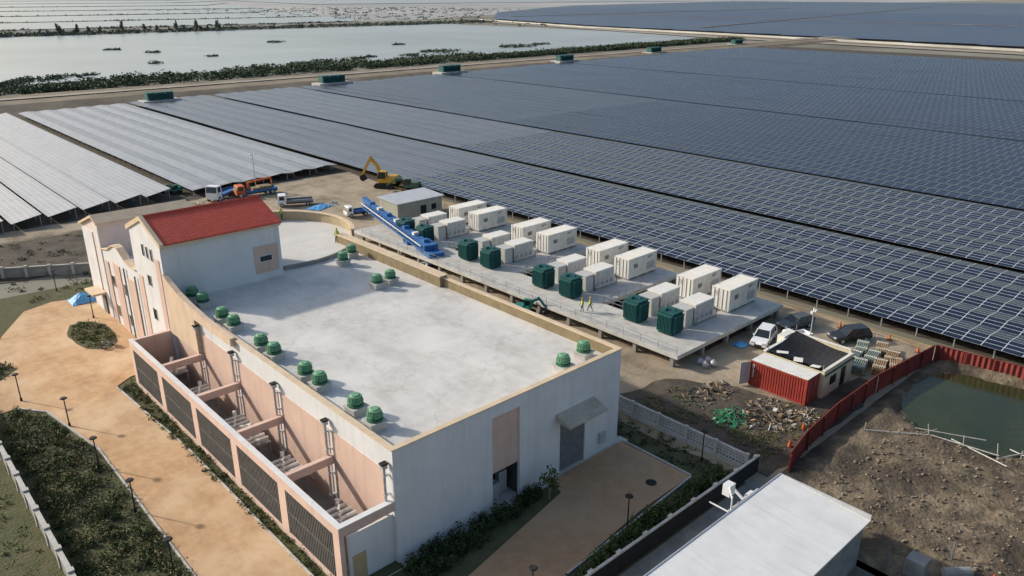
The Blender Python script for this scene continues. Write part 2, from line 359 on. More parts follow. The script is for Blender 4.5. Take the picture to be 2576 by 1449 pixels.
FT=[(650,120),(690,380),(725,640),(815,930),(1113,1256),(1900,1800),(4000,2400)]
x=655
while x<3600:
    st=9 if x<1600 else 40
    yb=-400;yt=lerpt(x,FT)
    for a,za,b,zb in [(x,1.6,x+st*.47,2.1),(x+st*.49,2.1,x+st*.97,1.6)]:
        k=len(v);v+=[(a,yb,za),(b,yb,zb),(b,yt,zb),(a,yt,za)];f.append((k,k+1,k+2,k+3));uv+=[(yb,0),(yb,3.9),(yt,3.9),(yt,0)]
    x+=st
me=bpy.data.meshes.new('distant_solar_field');me.from_pydata(v,[],f);l=me.uv_layers.new(name='UVMap')
for i,c in enumerate(uv): l.data[i].uv=c
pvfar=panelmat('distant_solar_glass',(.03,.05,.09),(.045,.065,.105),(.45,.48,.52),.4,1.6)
me.materials.append(pvfar);o=bpy.data.objects.new('distant_solar_field',me);COL.objects.link(o);tag(o,'distant mass of blue solar panels','solar panels',kind='stuff')
fs=MB()
for (xa,ya,xb,yb) in ((700,60,2600,420),(760,520,2400,900),(1000,-200,1180,1290),(900,980,1900,1050)): fs.beam((xa,ya,2.4),(xb,yb,2.4),5,.3)
o=fs.obj('service_track',leveem);o['kind']='structure';o['label']='thin service tracks between distant panel blocks';o['category']='track'
# ---------------------------------------------------------------- main building
B=thing('station_building','large white and pink industrial station building with flat concrete roof','building',(35.5,60,0))
def part(mb,name,m,par=B,**k): return mb.obj(name,m,par,world=True,**k)
w=MB();yf=37.6;t=.3
w.box(23.9,yf,0,32.6,yf+t,9);w.box(35.4,yf,0,39.85,yf+t,9);w.box(42.85,yf,0,47.1,yf+t,9)
w.box(32.6,yf,8.0,35.4,yf+t,9);w.box(39.85,yf,4.85,42.85,yf+t,9)
w.box(23.9,yf+t,0,24.2,76.3,9)
w.box(46.8,yf+t,0,47.1,83,9)
w.box(24.2,82.7,0,46.8,83,8)
part(w,'wall',white)
part(MB().box(32.6,yf+.18,3.3,35.4,yf+.28,8.0),'recessed_panel',pink)
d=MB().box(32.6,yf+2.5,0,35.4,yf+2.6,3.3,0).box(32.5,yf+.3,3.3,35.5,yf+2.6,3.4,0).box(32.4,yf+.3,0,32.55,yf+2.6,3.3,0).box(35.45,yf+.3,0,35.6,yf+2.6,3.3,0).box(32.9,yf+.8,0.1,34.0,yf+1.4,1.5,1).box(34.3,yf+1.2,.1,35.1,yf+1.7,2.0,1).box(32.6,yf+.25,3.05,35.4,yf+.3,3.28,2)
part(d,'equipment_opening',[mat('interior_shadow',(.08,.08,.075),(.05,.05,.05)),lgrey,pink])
rd=MB()
for i in range(34): rd.box(39.85,yf+.12,.1+i*.14,42.85,yf+.2,.1+i*.14+.115)
rd.box(39.85,yf+.2,0,42.85,yf+.25,4.85)
part(rd,'roller_door',grey,label='tall grey roller shutter door')
cn=MB().ext([(yf-1.6,5.05),(yf-1.6,5.2),(yf,5.75),(yf,5.15)],'x',39.3,43.8)
part(cn,'canopy',mat('canopy_beige',(.50,.45,.36),(.38,.35,.28),1,.8))
part(MB().box(44.6,yf-.25,.9,45.3,yf,1.9),'utility_box',lgrey)
part(MB().box(24.2,yf+t,7.8,46.8,82.7,8.1),'roof',roofc)
cp=MB();cp.box(23.82,yf-.08,9,47.18,yf+.38,9.1);cp.box(23.82,yf+.38,9,24.28,66,9.1);cp.box(46.72,yf+.38,9,47.18,61.5,9.1)
part(cp,'coping',peach)
ip=MB().box(46.74,yf+.4,8.1,46.797,61.4,8.995)
part(ip,'parapet_lining',brown)
ep=MB().box(46.3,61.5,8.1,47.25,82.5,9.25,0).box(46.22,61.42,9.25,47.33,82.5,9.37,1)
part(ep,'east_parapet',[brown,peach])
ys=[38.4,45.6,53.6,61.5,69.4,76.2]
pp=MB()
for a,b in zip(ys,ys[1:]): pp.box(23.84,a+.35,0,23.898,b-.15,7.1)
part(pp,'pink_wall_panel',pink)
prof=[(61.3,8.55),(61.3,9.25),(64,9.3),(67,9.42),(70,9.7),(73,10.15),(75,10.7),(76.28,11.2),(76.28,5.0),(69.4,5.0),(69.4,8.55)]
cw=MB().ext(prof,'x',23.45,23.95)
part(cw,'curved_parapet',mat('peach_wall',(.68,.52,.38),(.60,.46,.34),.6,.85,streak=((1.6,1.6,.12),(.86,.84,.82))))
for y,z in ((69.5,7.8),(61.7,7.8),(53.8,7.8),(45.8,7.9),(38.15,7.9)):
    dp=MB();dp.cyl((23.55,y,.1),(23.55,y,z),.1,n=8);dp.box(23.3,y-.22,z,23.8,y+.22,z+.12,1);dp.box(23.36,y-.17,z-.3,23.74,y+.17,z,0)
    for q in (1.5,3.4,5.5,7): dp.box(23.42,y-.14,q,23.9,y+.14,q+.06)
    part(dp,'downpipe',[lgrey,dark])
sw=MB();x0,x1=19.6,19.95
bays=[37.7+7.9*i for i in range(6)]
sw.box(x0,37.7,0,x1,77.2,.55);sw.box(x0,37.7,4.25,x1,77.2,5)
for i,y in enumerate(bays):
    a=y-(.55 if i else 0);b=y+(.55 if i<5 else 0)
    if i==5: a=y-.8
    if i==0: b=y+.8
    sw.box(x0,a,.55,x1,b,4.25)
sw.box(x1,37.7,4.3,23.9,38.1,5);sw.box(x1,76.8,0,23.6,77.2,5)
for y in bays[1:5]: sw.box(x1,y-.2,4.35,23.84,y+.2,5)
scr=part(sw,'screen_wall',mat('pink_frame',(.68,.50,.42),(.60,.44,.37),.5,.85,streak=((1.6,1.6,.12),(.86,.84,.82))))
for i in range(5):
    lb=MB();a=bays[i]+(.8 if i==0 else .55);b=bays[i+1]-(.8 if i==4 else .55)
    n=int((b-a)/.24)
    for k in range(n): 
        yy=a+(k+.5)*(b-a)/n;lb.box(x0+.05,yy-.05,.55,x0+.17,yy+.05,4.25)
    lb.box(x0+.26,a,.55,x0+.28,b,4.25,1);lb.box(x0+.03,a,2.35,x0+.05,b,2.42,0)
    lb.obj('louver',[slat,dark],scr,world=True)
ew=MB().box(20.3,37.95,0,23.9,38.1,3.9)
part(ew,'annex_end_wall',white)
part(MB().box(20.6,37.9,0,21.6,37.95,2.2),'door',mat('tan_door',(.50,.38,.22),(.42,.32,.18),2,.7))
cap=MB().box(x0-.03,37.66,5,x1+.03,77.23,5.06).box(x1+.03,37.66,5,23.87,38.13,5.06)
part(cap,'screen_coping',white)
part(MB().box(19.95,38.1,.06,23.84,76.8,.15),'annex_floor',concd)
# tower 1
tx0,tx1,ty0,ty1,ez,rz_=23.6,36.1,76.3,85.0,14.2,15.9
tm=(ty0+ty1)/2
tw=MB().ext([(ty0,0),(ty0,ez),(tm,rz_),(ty1,ez),(ty1,0)],'x',tx0,tx1)
T=part(tw,'stair_tower',white)
rf=MB()
for sgn,ya in ((1,ty0),(-1,ty1)):
    ye=ya-sgn*.45;ze=ez-.45*(rz_-ez)/(tm-ty0)
    rf.ext([(ye,ze),(ye,ze+.22),(tm,rz_+.22),(tm,rz_)],'x',tx0+.25,tx1+.15)
rf.cyl((tx0+.2,tm,rz_+.2),(tx1+.15,tm,rz_+.2),.16,n=8)
rf.obj('tiled_roof',red,T,world=True)
gc=MB()
for sgn,ya in ((1,ty0),(-1,ty1)):
    ye=ya-sgn*.6;ze=ez-.6*(rz_-ez)/(tm-ty0)
    gc.ext([(ye,ze-.15),(ye,ze+.35),(tm,rz_+.35),(tm,rz_-.15)],'x',tx0-.15,tx0+.25)
gc.ext([(ty0-.5,ez-.35),(ty0-.5,ez-.12),(ty0,ez-.02),(ty0,ez-.35)],'x',tx0+.25,tx1)
gc.obj('gable_coping',peach,T,world=True)
part(MB().box(33.0,ty0-.06,8.9,35.7,ty0,11.9),'pink_square_panel',pink,T)
part(MB().box(33.6,ty0-.14,10.2,34.9,ty0-.07,10.75,0).box(33.5,ty0-.1,10.1,35.0,ty0-.06,10.85,1),'window',[glass,white],T)
def win(par,y,z,wd,h):
    part(MB().box(tx0-.07,y-wd/2,z,tx0-.03,y+wd/2,z+h,0).box(tx0-.05,y-wd/2-.08,z-.08,tx0-.001,y+wd/2+.08,z+h+.08,1),'window',[glass,white],par)
for y in (81.4,80.2,79.0): win(T,y,11.9,.45,1.2)
win(T,80.8,8.8,.9,1.1);win(T,80.8,5.0,.9,1.2);win(T,80.8,1.6,.9,1.2)
part(MB().box(tx0-.06,77.0,0,tx0,78.2,12.4).box(tx0-.06,83.0,0,tx0,84.2,9.2),'pink_stripe',pink,T)
lw=MB().ext([(85,0),(85,9.3),(86.5,9.2),(88.5,9.5),(90.5,10.4),(91.5,10.5),(92.5,10.3),(94.5,9.4),(97,8.9),(97,0)],'x',23.6,24.0)
lw.box(24.0,85,0,36,97,8.1)
W2=part(lw,'link_wing',white)
pc=MB();pr=[(85,9.3),(86.5,9.2),(88.5,9.5),(90.5,10.4),(91.5,10.5),(92.5,10.3),(94.5,9.4),(97,8.9)]
for a,b in zip(pr,pr[1:]): pc.beam((23.85,a[0],a[1]+.06),(23.85,b[0],b[1]+.06),.8,.14)
part(pc,'coping',peach,W2)
part(MB().box(23.5,86.0,0,23.6,88.2,7.6).box(23.5,91,0,23.6,93.2,8.2).box(23.5,95,0,23.6,96.2,7.8),'pink_stripe',pink,W2)
for y in (90,94.2):
    for z in (1.3,5.0): win(W2,y,z,.9,1.3)
for y in (88.9,85.3): part(MB().cyl((23.4,y,0),(23.4,y,8.6),.09,n=8),'downpipe',grey,W2)
part(MB().box(24.3,86,8.1,25.2,87,8.7).box(26,94,8.1,27,95,8.7),'roof_upstand',conc,W2)
t2=MB().ext([(97,0),(97,12.0),(98.3,12.5),(103.8,10.6),(103.8,0)],'x',23.6,34.2)
T2=part(t2,'rear_tower',[mat('pinkish_wall',(.72,.60,.55),(.66,.55,.50),.6,.85)])
part(MB().box(23.5,97.0,0,23.598,98.2,11.7).box(23.5,99.6,0,23.598,103.7,10.4),'white_stripe',white,T2)
g2=MB()
g2.ext([(96.6,11.85),(96.6,12.1),(98.3,12.8),(98.3,12.5)],'x',23.3,34.5);g2.ext([(104.3,10.45),(104.3,10.75),(98.3,12.8),(98.3,12.5)],'x',23.3,34.5)
part(g2,'tower_roof',peach,T2)
for z in (8.4,5.4,2.2): win(T2,101.2,z,.8,1)
part(MB().box(21.9,98.2,2.9,23.5,101.4,3.15),'canopy',peach,T2)
part(MB().box(23.44,99,.1,23.49,100.4,2.4),'door',mat('grey_door',(.2,.2,.2),(.15,.15,.15)),T2)
cx,cy,rr=40,88,10.5
tr=MB().cyl((cx,cy,0),(cx,cy,8.3),rr,n=64)
part(tr,'terrace_drum',terrc)
tp=MB();
def arc(mb,a0,a1,ri,ro,z0,z1,n,m=0):
    for i in range(n):
        t0=R(a0+(a1-a0)*i/n);t1=R(a0+(a1-a0)*(i+1)/n)
        p=[(cx+r*math.cos(t),cy+r*math.sin(t)) for r,t in ((ri,t0),(ro,t0),(ro,t1),(ri,t1))]
        mb.ext(p,'z',z0,z1,m)
arc(tp,-34,112,10.2,10.52,8.3,9.45,40,0);arc(tp,-34,112,10.1,10.62,9.45,9.57,40,1)
part(tp,'curved_terrace_wall',[mat('terrace_wall',(.42,.34,.22),(.36,.29,.19),1,.85),peach])
tc_=MB();arc(tc_,-108,-35,10.52,10.75,8.1,8.55,24,0);arc(tc_,-108,-35,10.35,10.52,8.3,8.5,24,1)
part(tc_,'terrace_kerb',[concd,conc])
# ---------------------------------------------------------------- roof fans
def fan(loc,label='green ribbed exhaust fan on a concrete plinth'):
    e=thing('roof_fan',label,'exhaust fan',loc,0,'exhaust fans on the concrete roof')
    MB().box(-.6,-.6,0,.6,.6,.55).box(-.7,-.7,.55,.7,.7,.65).obj('plinth',conc,e)
    b=MB().cyl((0,0,.65),(0,0,.78),.6,.6,18).cyl((0,0,.78),(0,0,1.05),.42,.42,18)
    b.obj('housing',fgreend,e)
    c=MB().cyl((0,0,.98),(0,0,1.05),.60,.60,20).cyl((0,0,1.05),(0,0,1.42),.52,.42,20).cyl((0,0,1.42),(0,0,1.47),.48,.48,20).cyl((0,0,1.47),(0,0,1.55),.38,.28,20)
    for i in range(16):
        t=2*math.pi*i/16;c.beam((.57*math.cos(t),.57*math.sin(t),1.06),(.45*math.cos(t),.45*math.sin(t),1.44),.05,.05)
    c.obj('hood',fgreen,e)
    return e
fp=[(25.6,67.9),(25.6,65.4),(25.5,59.7),(25.5,57.3),(25.6,52.2),(25.6,49.9),(25.7,44.9),(25.6,42.2),(42.7,74.8),(44.9,76.6),(41.4,65.9),(43.2,66.1),(41.8,39.3),(44.9,39.9),(25.7,75.2),(25.8,72.9)]
f0=fan((fp[0][0],fp[0][1],8.1))
for p in fp[1:]: copy_thing(f0,(p[0],p[1],8.1),R(random.uniform(-8,8)))
def pipe_rack(loc):
    e=thing('cooling_pipe_rack','white cooling pipes and valves on a steel frame inside the annex','pipework',loc,0,'cooling pipe racks in the annex')
    a=MB()
    for x in (-1,1):
        for y in (-1.2,1.2): a.box(x-.05,y-.05,0,x+.05,y+.05,2.4)
    a.box(-1.1,-1.3,2.3,1.1,1.3,2.4);a.obj('frame',steel,e)
    p=MB()
    for i in range(4):
        y=-1+i*.65;p.cyl((-1,y,2.7),(1,y,2.7),.14,n=8);p.cyl((-.6+i*.3,y,2.4),(-.6+i*.3,y,3.1),.1,n=8);p.cyl((-.6+i*.3,y,3.0),(-.3+i*.3,y+.3,3.1),.09,n=8)
    p.cyl((-.8,-1.5,2.9),(-.8,1.5,2.9),.12,n=8);p.cyl((-.2,-1.6,2.75),(-.2,-1.6,3.2),.2,n=8);p.cyl((.5,1.3,2.4),(.5,1.3,3.1),.18,n=8);p.obj('pipes',contw,e)
    return e
r0=pipe_rack((21.9,58.5,.15))
for y in (41.5,49.8,55.6,66,73): copy_thing(r0,(21.9,y,.15))
# ---------------------------------------------------------------- battery deck
D=thing('equipment_deck','long raised concrete deck on short columns with side platforms','platform',(70,72,0))
dk=MB();dk.box(62.3,42.3,1.25,67.9,105,1.7)
for k in range(4):
    y=42.3+15.1*k;dk.box(67.9,y,1.25,83.6,y+11.9,1.7)
part(dk,'deck_slab',conc,D)
colm=MB().box(0,0,0,.45,.45,1.25).obj('column',concd,D,world=False);colm.location=(62.6-70,43-72,0)
def addcol(x,y):
    c=colm.copy();COL.objects.link(c);c.parent=D;c.location=(x-70,y-72,0)
y=48
while y<105: addcol(62.6,y);y+=5
for k in range(4):
    for dy in (.3,6,11.2):
        for x in (67.3,72,77,82.8): addcol(x,42.3+15.1*k+dy)
sheet('painted_deck_shade',ragged([(68,43),(83,43),(83,103),(68,103)],4,.4),.07,dsoil,'dark sheet painting in the shade under the deck')  # dark soil colour paints the deck's shade onto the ground
rl=MB()
for k in range(4):
    y=54.3+15.1*k
    for (xa,ya,xb,yb) in ((68,y-.1,75,y-.1),(68,y+3.1,75,y+3.1),(67.8,y,67.8,y+3.0)):
        n=max(1,int(max(abs(xb-xa),abs(yb-ya))/1.2))
        for i in range(n+1): rl.cyl((xa+(xb-xa)*i/n,ya+(yb-ya)*i/n,1.7),(xa+(xb-xa)*i/n,ya+(yb-ya)*i/n,2.7),.03,n=5)
        for z in (2.2,2.7): rl.cyl((xa,ya,z),(xb,yb,z),.03,n=5)
y=42.5
while y<104: rl.cyl((62.4,y,1.7),(62.4,y,2.6),.025,n=5);y+=2.4
rl.cyl((62.4,42.5,2.6),(62.4,104,2.6),.022,n=5);rl.cyl((62.4,42.5,2.15),(62.4,104,2.15),.022,n=5)
part(rl,'railing',steel,D)
def container(loc,rz,m,label,name='shipping_container',cat='container',grp=None,Lx=6.06,marks=True):
    e=thing(name,label,cat,loc,rz,grp)
    W,H=2.44,2.65;b=MB();hx=Lx/2
    n=int(Lx/.28)
    for sy in (-1,1):
        for i in range(n):
            xa=-hx+.12+(Lx-.24)*i/n;xb=xa+(Lx-.24)/n*.55
            b.box(xa,sy*(W/2-.06)-.02,.15,xb,sy*(W/2-.06)+.03*1,H-.12)
    b.box(-hx+.1,-W/2+.08,.1,hx-.1,W/2-.08,H-.03)
    for i in range(8):
        ya=-W/2+.12+(W-.24)*i/8;b.box(hx-.1,ya,.15,hx-.045,ya+.16,H-.12)
    for i in range(14):
        xa=-hx+.2+(Lx-.4)*i/14;b.box(xa,-W/2+.15,H-.03,xa+.22,W/2-.15,H-.005)
    b.obj('body',m,e)
    fr=MB()
    for sx in (-1,1):
        for sy in (-1,1):
            x=sx*(hx-.06);y=sy*(W/2-.06);fr.box(x-.06,y-.06,0,x+.06,y+.06,H)
            fr.box(x-.09,y-.08,0,x+.09,y+.08,.16);fr.box(x-.09,y-.08,H-.14,x+.09,y+.08,H+.01)
        fr.box(sx*(hx-.06)-.05,-W/2+.12,H-.14,sx*(hx-.06)+.05,W/2-.12,H-.02)
        fr.box(sx*(hx-.06)-.05,-W/2+.12,0.0,sx*(hx-.06)+.05,W/2-.12,.12)
    for sy in (-1,1):
        y=sy*(W/2-.05);fr.box(-hx+.12,y-.05,.0,hx-.12,y+.05,.14);fr.box(-hx+.12,y-.05,H-.12,hx-.12,y+.05,H-.01)
    fr.obj('frame',m,e)
    dr=MB()
    for sy in (-1,1): dr.box(-hx-.01,min(sy*.02,sy*1.08),.16,-hx+.04,max(sy*.02,sy*1.08),H-.16)
    D_=dr.obj('door',m,e)
    lb=MB()
    for y in (-.85,-.3,.3,.85): lb.cyl((-hx-.05,y,.1),(-hx-.05,y,H-.1),.03,n=6)
    lb.obj('lock_bar',grey,D_)
    if marks:
        mk=MB()
        for z,wd in ((2.1,.55),(1.95,.4),(1.8,.5),(1.6,.3)): mk.box(-hx-.016,.38,z,-hx-.012,.38+wd*.8,z+.07)
        for z,wd in ((2.2,1.1),(2.05,.6)): mk.box(1.0,-W/2-.006,z,1.0+wd,-W/2-.001,z+.07)
        for i in range(7): mk.box(-1.9+i*.12,-W/2-.006,1.2,-1.84+i*.12,-W/2-.001,1.75)
        mk.obj('marking',mat('marking_grey',(.12,.12,.13)),e)
        vt=MB().box(.95,-W/2-.02,.45,2.45,-W/2+.01,1.45)
        for j in range(9): vt.box(1.0,-W/2-.05,.5+j*.1,2.4,-W/2-.02,.55+j*.1)
        vt.obj('vent',lgrey,e)
    ft=MB()
    for x in (-hx+.4,-1,1,hx-.4): ft.box(x-.25,-W/2+.02,-.25,x+.25,W/2-.02,0)
    ft.obj('support_block',concd,e)
    return e
def deck_cabinet(loc):
    e=thing('inverter_cabinet','white inverter cabinet joined to a pale grey box on the deck','electrical cabinet',loc,0,'inverter cabinets on the deck')
    a=MB().box(-1.8,-1.05,.15,1.8,1.05,2.35).box(-1.86,-1.1,2.35,1.86,1.1,2.45)
    a.obj('body',contw,e,bevel=.03)
    d=MB()
    for i in range(4): d.box(-1.72+i*.87,-1.075,.3,-.95+i*.87,-1.05,2.25)
    d.box(-1.82,-.9,.3,-1.8,.9,2.2);d.box(1.8,-.9,.3,1.82,.9,2.2);d.obj('door',lgrey,e)
    v_=MB()
    for i in range(4):
        for j in range(4): v_.box(-1.6+i*.87,-1.09,.5+j*.1,-1.1+i*.87,-1.076,.55+j*.1)
    v_.obj('vent',grey,e)
    f=MB()
    for x in (-1.9,2.05):
        for y in (-1.3,1.3): f.box(x-.04,y-.04,0,x+.04,y+.04,.9)
    f.box(-1.9,-1.35,0,2.1,1.35,.15);f.obj('base_frame',steel,e)
    g=MB().box(-3.5,-.95,0,-2.1,.95,2.15).box(-3.55,-1,2.15,-2.05,1,2.22);g.obj('junction_box',mat('cabinet_grey',(.50,.50,.48),(.44,.44,.42),1,.6),e)
    return e
def transformer(loc,grp='green transformers on the deck'):
    e=thing('transformer','dark green pad transformer with cooling fins','transformer',loc,0,grp)
    a=MB().box(-.9,-.95,0,.9,.95,2.5).box(-.98,-1.03,2.5,.98,1.03,2.6);a.obj('tank',tgreen,e,bevel=.02)
    b=MB()
    for i in range(10):
        y=-.88+i*.19;b.box(-1.25,y,.35,-.9,y+.06,2.25)
    for i in range(8):
        x=-.75+i*.2;b.box(x,-1.27,.35,x+.06,-.95,2.25)
    b.box(-1.27,-.9,2.25,-.9,1.0,2.32);b.box(-.8,-1.29,2.25,.8,-.95,2.32)
    b.obj('cooling_fins',tgreenl,e)
    d=MB().box(.9,-.85,.2,.94,-.03,2.35).box(.9,.03,.2,.94,.85,2.35).box(-.4,.95,.3,.4,1.2,2.1);d.obj('door',tgreenl,e)
    MB().box(-.6,.3,2.6,-.1,.8,2.85).cyl((.3,-.3,2.6),(.3,-.3,2.8),.12,n=8).obj('top_fitting',tgreenl,e)
    return e
c0=None;LW='white shipping container with corrugated sides on the concrete deck'
for k in range(4):
    for yo in (46.4,51.55):
        p=(79.2,yo+15.1*k+random.uniform(-.2,.2),1.95)
        if not c0: c0=container(p,0,contw,LW,grp='white containers on the deck')
        else: copy_thing(c0,p,R(random.uniform(-1,1)))
g0=transformer((66.8,46.7,1.7));k0=deck_cabinet((72.3,47.0,1.7))
for k in range(4):
    for yo in (46.7,51.5):
        if k==0 and yo==46.7: continue
        copy_thing(g0,(66.8,yo+15.1*k,1.7));copy_thing(k0,(72.3,yo+.3+15.1*k,1.7))
def pad(loc,par=None):
    e=thing('field_substation','dark green switchgear cabins on a raised pad at the field edge','substation',loc,0,'substations along the field edge')
    MB().box(-6.5,-3,0,6.5,3,1.9).obj('pad',conc,e)
    a=MB()
    for i in range(3): a.box(-4.6+i*3.2,-1.4,1.9,-2.0+i*3.2,1.4,4.3);a.box(-4.7+i*3.2,-1.5,4.3,-1.9+i*3.2,1.5,4.5)
    a.obj('cabin',tgreenl,e)
    b=MB()
    for i in range(11): b.box(-4.5+i*.8,-1.8,2.3,-4.2+i*.8,-1.4,3.9)
    b.obj('cooling_fins',tgreen,e)
    return e
p0=pad((99,292,0))
for x,y in ((173,300),(240,305),(328,313),(420,322),(535,334)): copy_thing(p0,(x,y,0),0,None,(1.2,1.2,1.1))
S=thing('site_shed','grey site shed with flat corrugated roof and an open doorway','shed',(78,111.5,0))
part(MB().box(73.2,108.5,0,82.7,114,3.3),'wall',mat('shed_wall',(.36,.36,.30),(.30,.30,.26),1,.8,wave=('X',3),waved=.4),S)
part(MB().ext([(108.2,3.3),(108.2,3.42),(114.3,3.75),(114.3,3.6)],'x',72.9,83.1),'roof',mat('shed_roof',(.50,.52,.56),(.43,.45,.48),1,.6,wave=('X',2),waved=.5),S)
part(MB().box(78,108.44,.1,79.2,108.5,2.3),'door',dark,S);part(MB().box(80.4,108.44,1.2,81.4,108.5,2.2),'window',dark,S)
# ---------------------------------------------------------------- vehicles
def wheel(e,x,y,r,wd=.22):
    w_=thing('wheel','','',(x,y,r));del w_['label'];del w_['category'];w_.parent=e
    s=1 if y>0 else -1
    MB().cyl((0,-wd/2,0),(0,wd/2,0),r,n=18).obj('tyre',black,w_,bevel=.03)
    MB().cyl((0,s*wd/2-.01*s,0),(0,s*wd/2+.015*s,0),r*.62,n=14).obj('rim',lgrey,w_)
def car(loc,rz,m,label,L=4.7,W=1.86,H=1.65,grp='cars parked on the site'):
    e=thing('parked_car',label,'car',loc,rz,grp);h=L/2
    prof=[(-h+.05,.38),(-h,.6),(-h+.02,.95),(-h+.15,1.02),(h-1.45,1.0),(h-.5,.88),(h-.08,.72),(h,.5),(h-.08,.32)]
    MB().ext(prof,'y',-W/2,W/2).obj('body',m,e,bevel=.1,smooth=False)
    zb,zt=.98,H-.03
    xb0,xb1,xt0,xt1=-h+.12,h-1.35,-h+.55,h-2.15
    wb,wt=W/2-.06,W/2-.24
    g=MB();P=[(xb0,-wb,zb),(xb1,-wb,zb),(xb1,wb,zb),(xb0,wb,zb),(xt0,-wt,zt),(xt1,-wt,zt),(xt1,wt,zt),(xt0,wt,zt)]
    g.v+=P
    for q in ((0,3,2,1),(4,5,6,7),(0,1,5,4),(1,2,6,5),(2,3,7,6),(3,0,4,7)): g.f.append(q);g.m.append(0)
    g.obj('window',glass,e)
    r=MB().box(xt0-.05,-wt-.02,zt-.02,xt1+.05,wt+.02,zt+.05)
    r.obj('roof',m,e,bevel=.03)
    pl=MB()
    for a,c in ((4,0),(5,1),(6,2),(7,3)): pl.beam(P[a],P[c],.09,.09)
    for s_ in (-1,1):
        for fx in (.35,.68): pl.beam((xt0+(xt1-xt0)*fx,s_*(wt+.01),zt),(xb0+(xb1-xb0)*fx,s_*(wb+.01),zb),.07,.07)
    pl.obj('pillar',m,e)
    for s_ in (-1,1):
        MB().box(h-.22,s_*.62-.2,.66,h-.02,s_*.62+.2,.8).obj('headlight',lgrey,e)
        MB().box(-h-.012,s_*.7-.13,.75,-h+.06,s_*.7+.13,.95).obj('taillight',contr,e)
        MB().rbox((xb1-.35,s_*(W/2+.08),1.05),(.12,.18,.12)).obj('mirror',m,e)
    MB().box(h-.03,-.4,.4,h+.012,.4,.62).obj('grille',black,e)
    for x in (-h+.85,h-.9):
        for y in (-W/2+.1,W/2-.1): wheel(e,x,y,.35)
    return e
car((75.3,39.9,.07),R(195),carw,'white SUV parked on bare ground beside the deck')
car((81.8,39.6,.07),R(165),cars,'dark silver estate car parked near the fence',4.5,1.8,1.5)
car((83.0,33.6,.07),R(150),carb,'black SUV parked by the solar field fence')
def truck(loc,rz,label,cabm,bedm,L=6,W=2.0,Hc=2.2,name='flatbed_truck',extras=None,r=.4):
    e=thing(name,label,'truck',loc,rz);h=L/2
    cl=1.7 if L>5 else 1.25
    prof=[(h-cl,.5),(h-cl,Hc),(h-.35,Hc),(h-.02,Hc*.58),(h,.5)]
    MB().ext(prof,'y',-W/2,W/2).obj('cab',cabm,e,bevel=.07)
    g=MB().beam((h-.33,0,Hc-.15),(h-.0,0,Hc*.6),W-.25,.06)
    g.obj('windscreen',glass,e)
    MB().box(h-cl+.35,-W/2-.012,Hc*.6,h-.45,-W/2+.01,Hc-.2).box(h-cl+.35,W/2-.01,Hc*.6,h-.45,W/2+.012,Hc-.2).obj('window',glass,e)
    MB().box(-h,-W/2+.25,.5,h-cl,W/2-.25,.75).obj('chassis',black,e)
    bd=MB().box(-h,-W/2,.78,h-cl-.1,W/2,.9)
    for y in (-W/2,W/2-.05): bd.box(-h,y,.9,h-cl-.1,y+.05,1.2)
    bd.box(-h,-W/2,.9,-h+.05,W/2,1.2);bd.box(h-cl-.15,-W/2,.9,h-cl-.1,W/2,1.5)
    bd.obj('cargo_bed',bedm,e)
    for s_ in (-1,1): MB().box(h-.03,s_*(W/2-.35)-.15,.6,h+.015,s_*(W/2-.35)+.15,.78).obj('headlight',lgrey,e)
    xs=[h-.8,-h+1.0]+([-h+2.0] if L>7 else [])
    for x in xs:
        for y in (-W/2+.12,W/2-.12): wheel(e,x,y,r,.26)
    return e
truck((77.6,37.2,.07),R(165),'small white pickup truck with empty bed',carw,carw,3.6,1.5,1.8,'small_truck',r=.28)
truck((58.6,146.0,.12),R(215),'white heavy truck cab with blue flatbed',carw,blue,8,2.4,3.0,'heavy_truck',r=.5)
truck((66,131.5,.07),R(155),'white flatbed truck on sandy ground',carw,grey,6.5,2.1,2.2)
truck((70.5,117.2,.07),R(170),'small white flatbed truck beside the shed',carw,blue,4.5,1.8,2.0)
def crane_truck(loc,rz):
    e=truck(loc,rz,'orange and blue loader crane truck',orangem,blue,8,2.4,2.3,'crane_truck',r=.5)
    a=MB().cyl((1.3,0,.9),(1.3,0,2.6),.25,n=10).beam((1.3,0,2.6),(-3.2,0,3.1),.3,.35).beam((-3.2,0,3.1),(-3.4,0,1.6),.2,.2)
    a.obj('crane_arm',orangem,e)
    MB().box(-3,-1,.9,-.5,.9,1.7).box(-.3,-.9,.9,.6,.9,1.5).obj('load',brown,e)
    return e
crane_truck((64.2,144.0,.07),R(172))
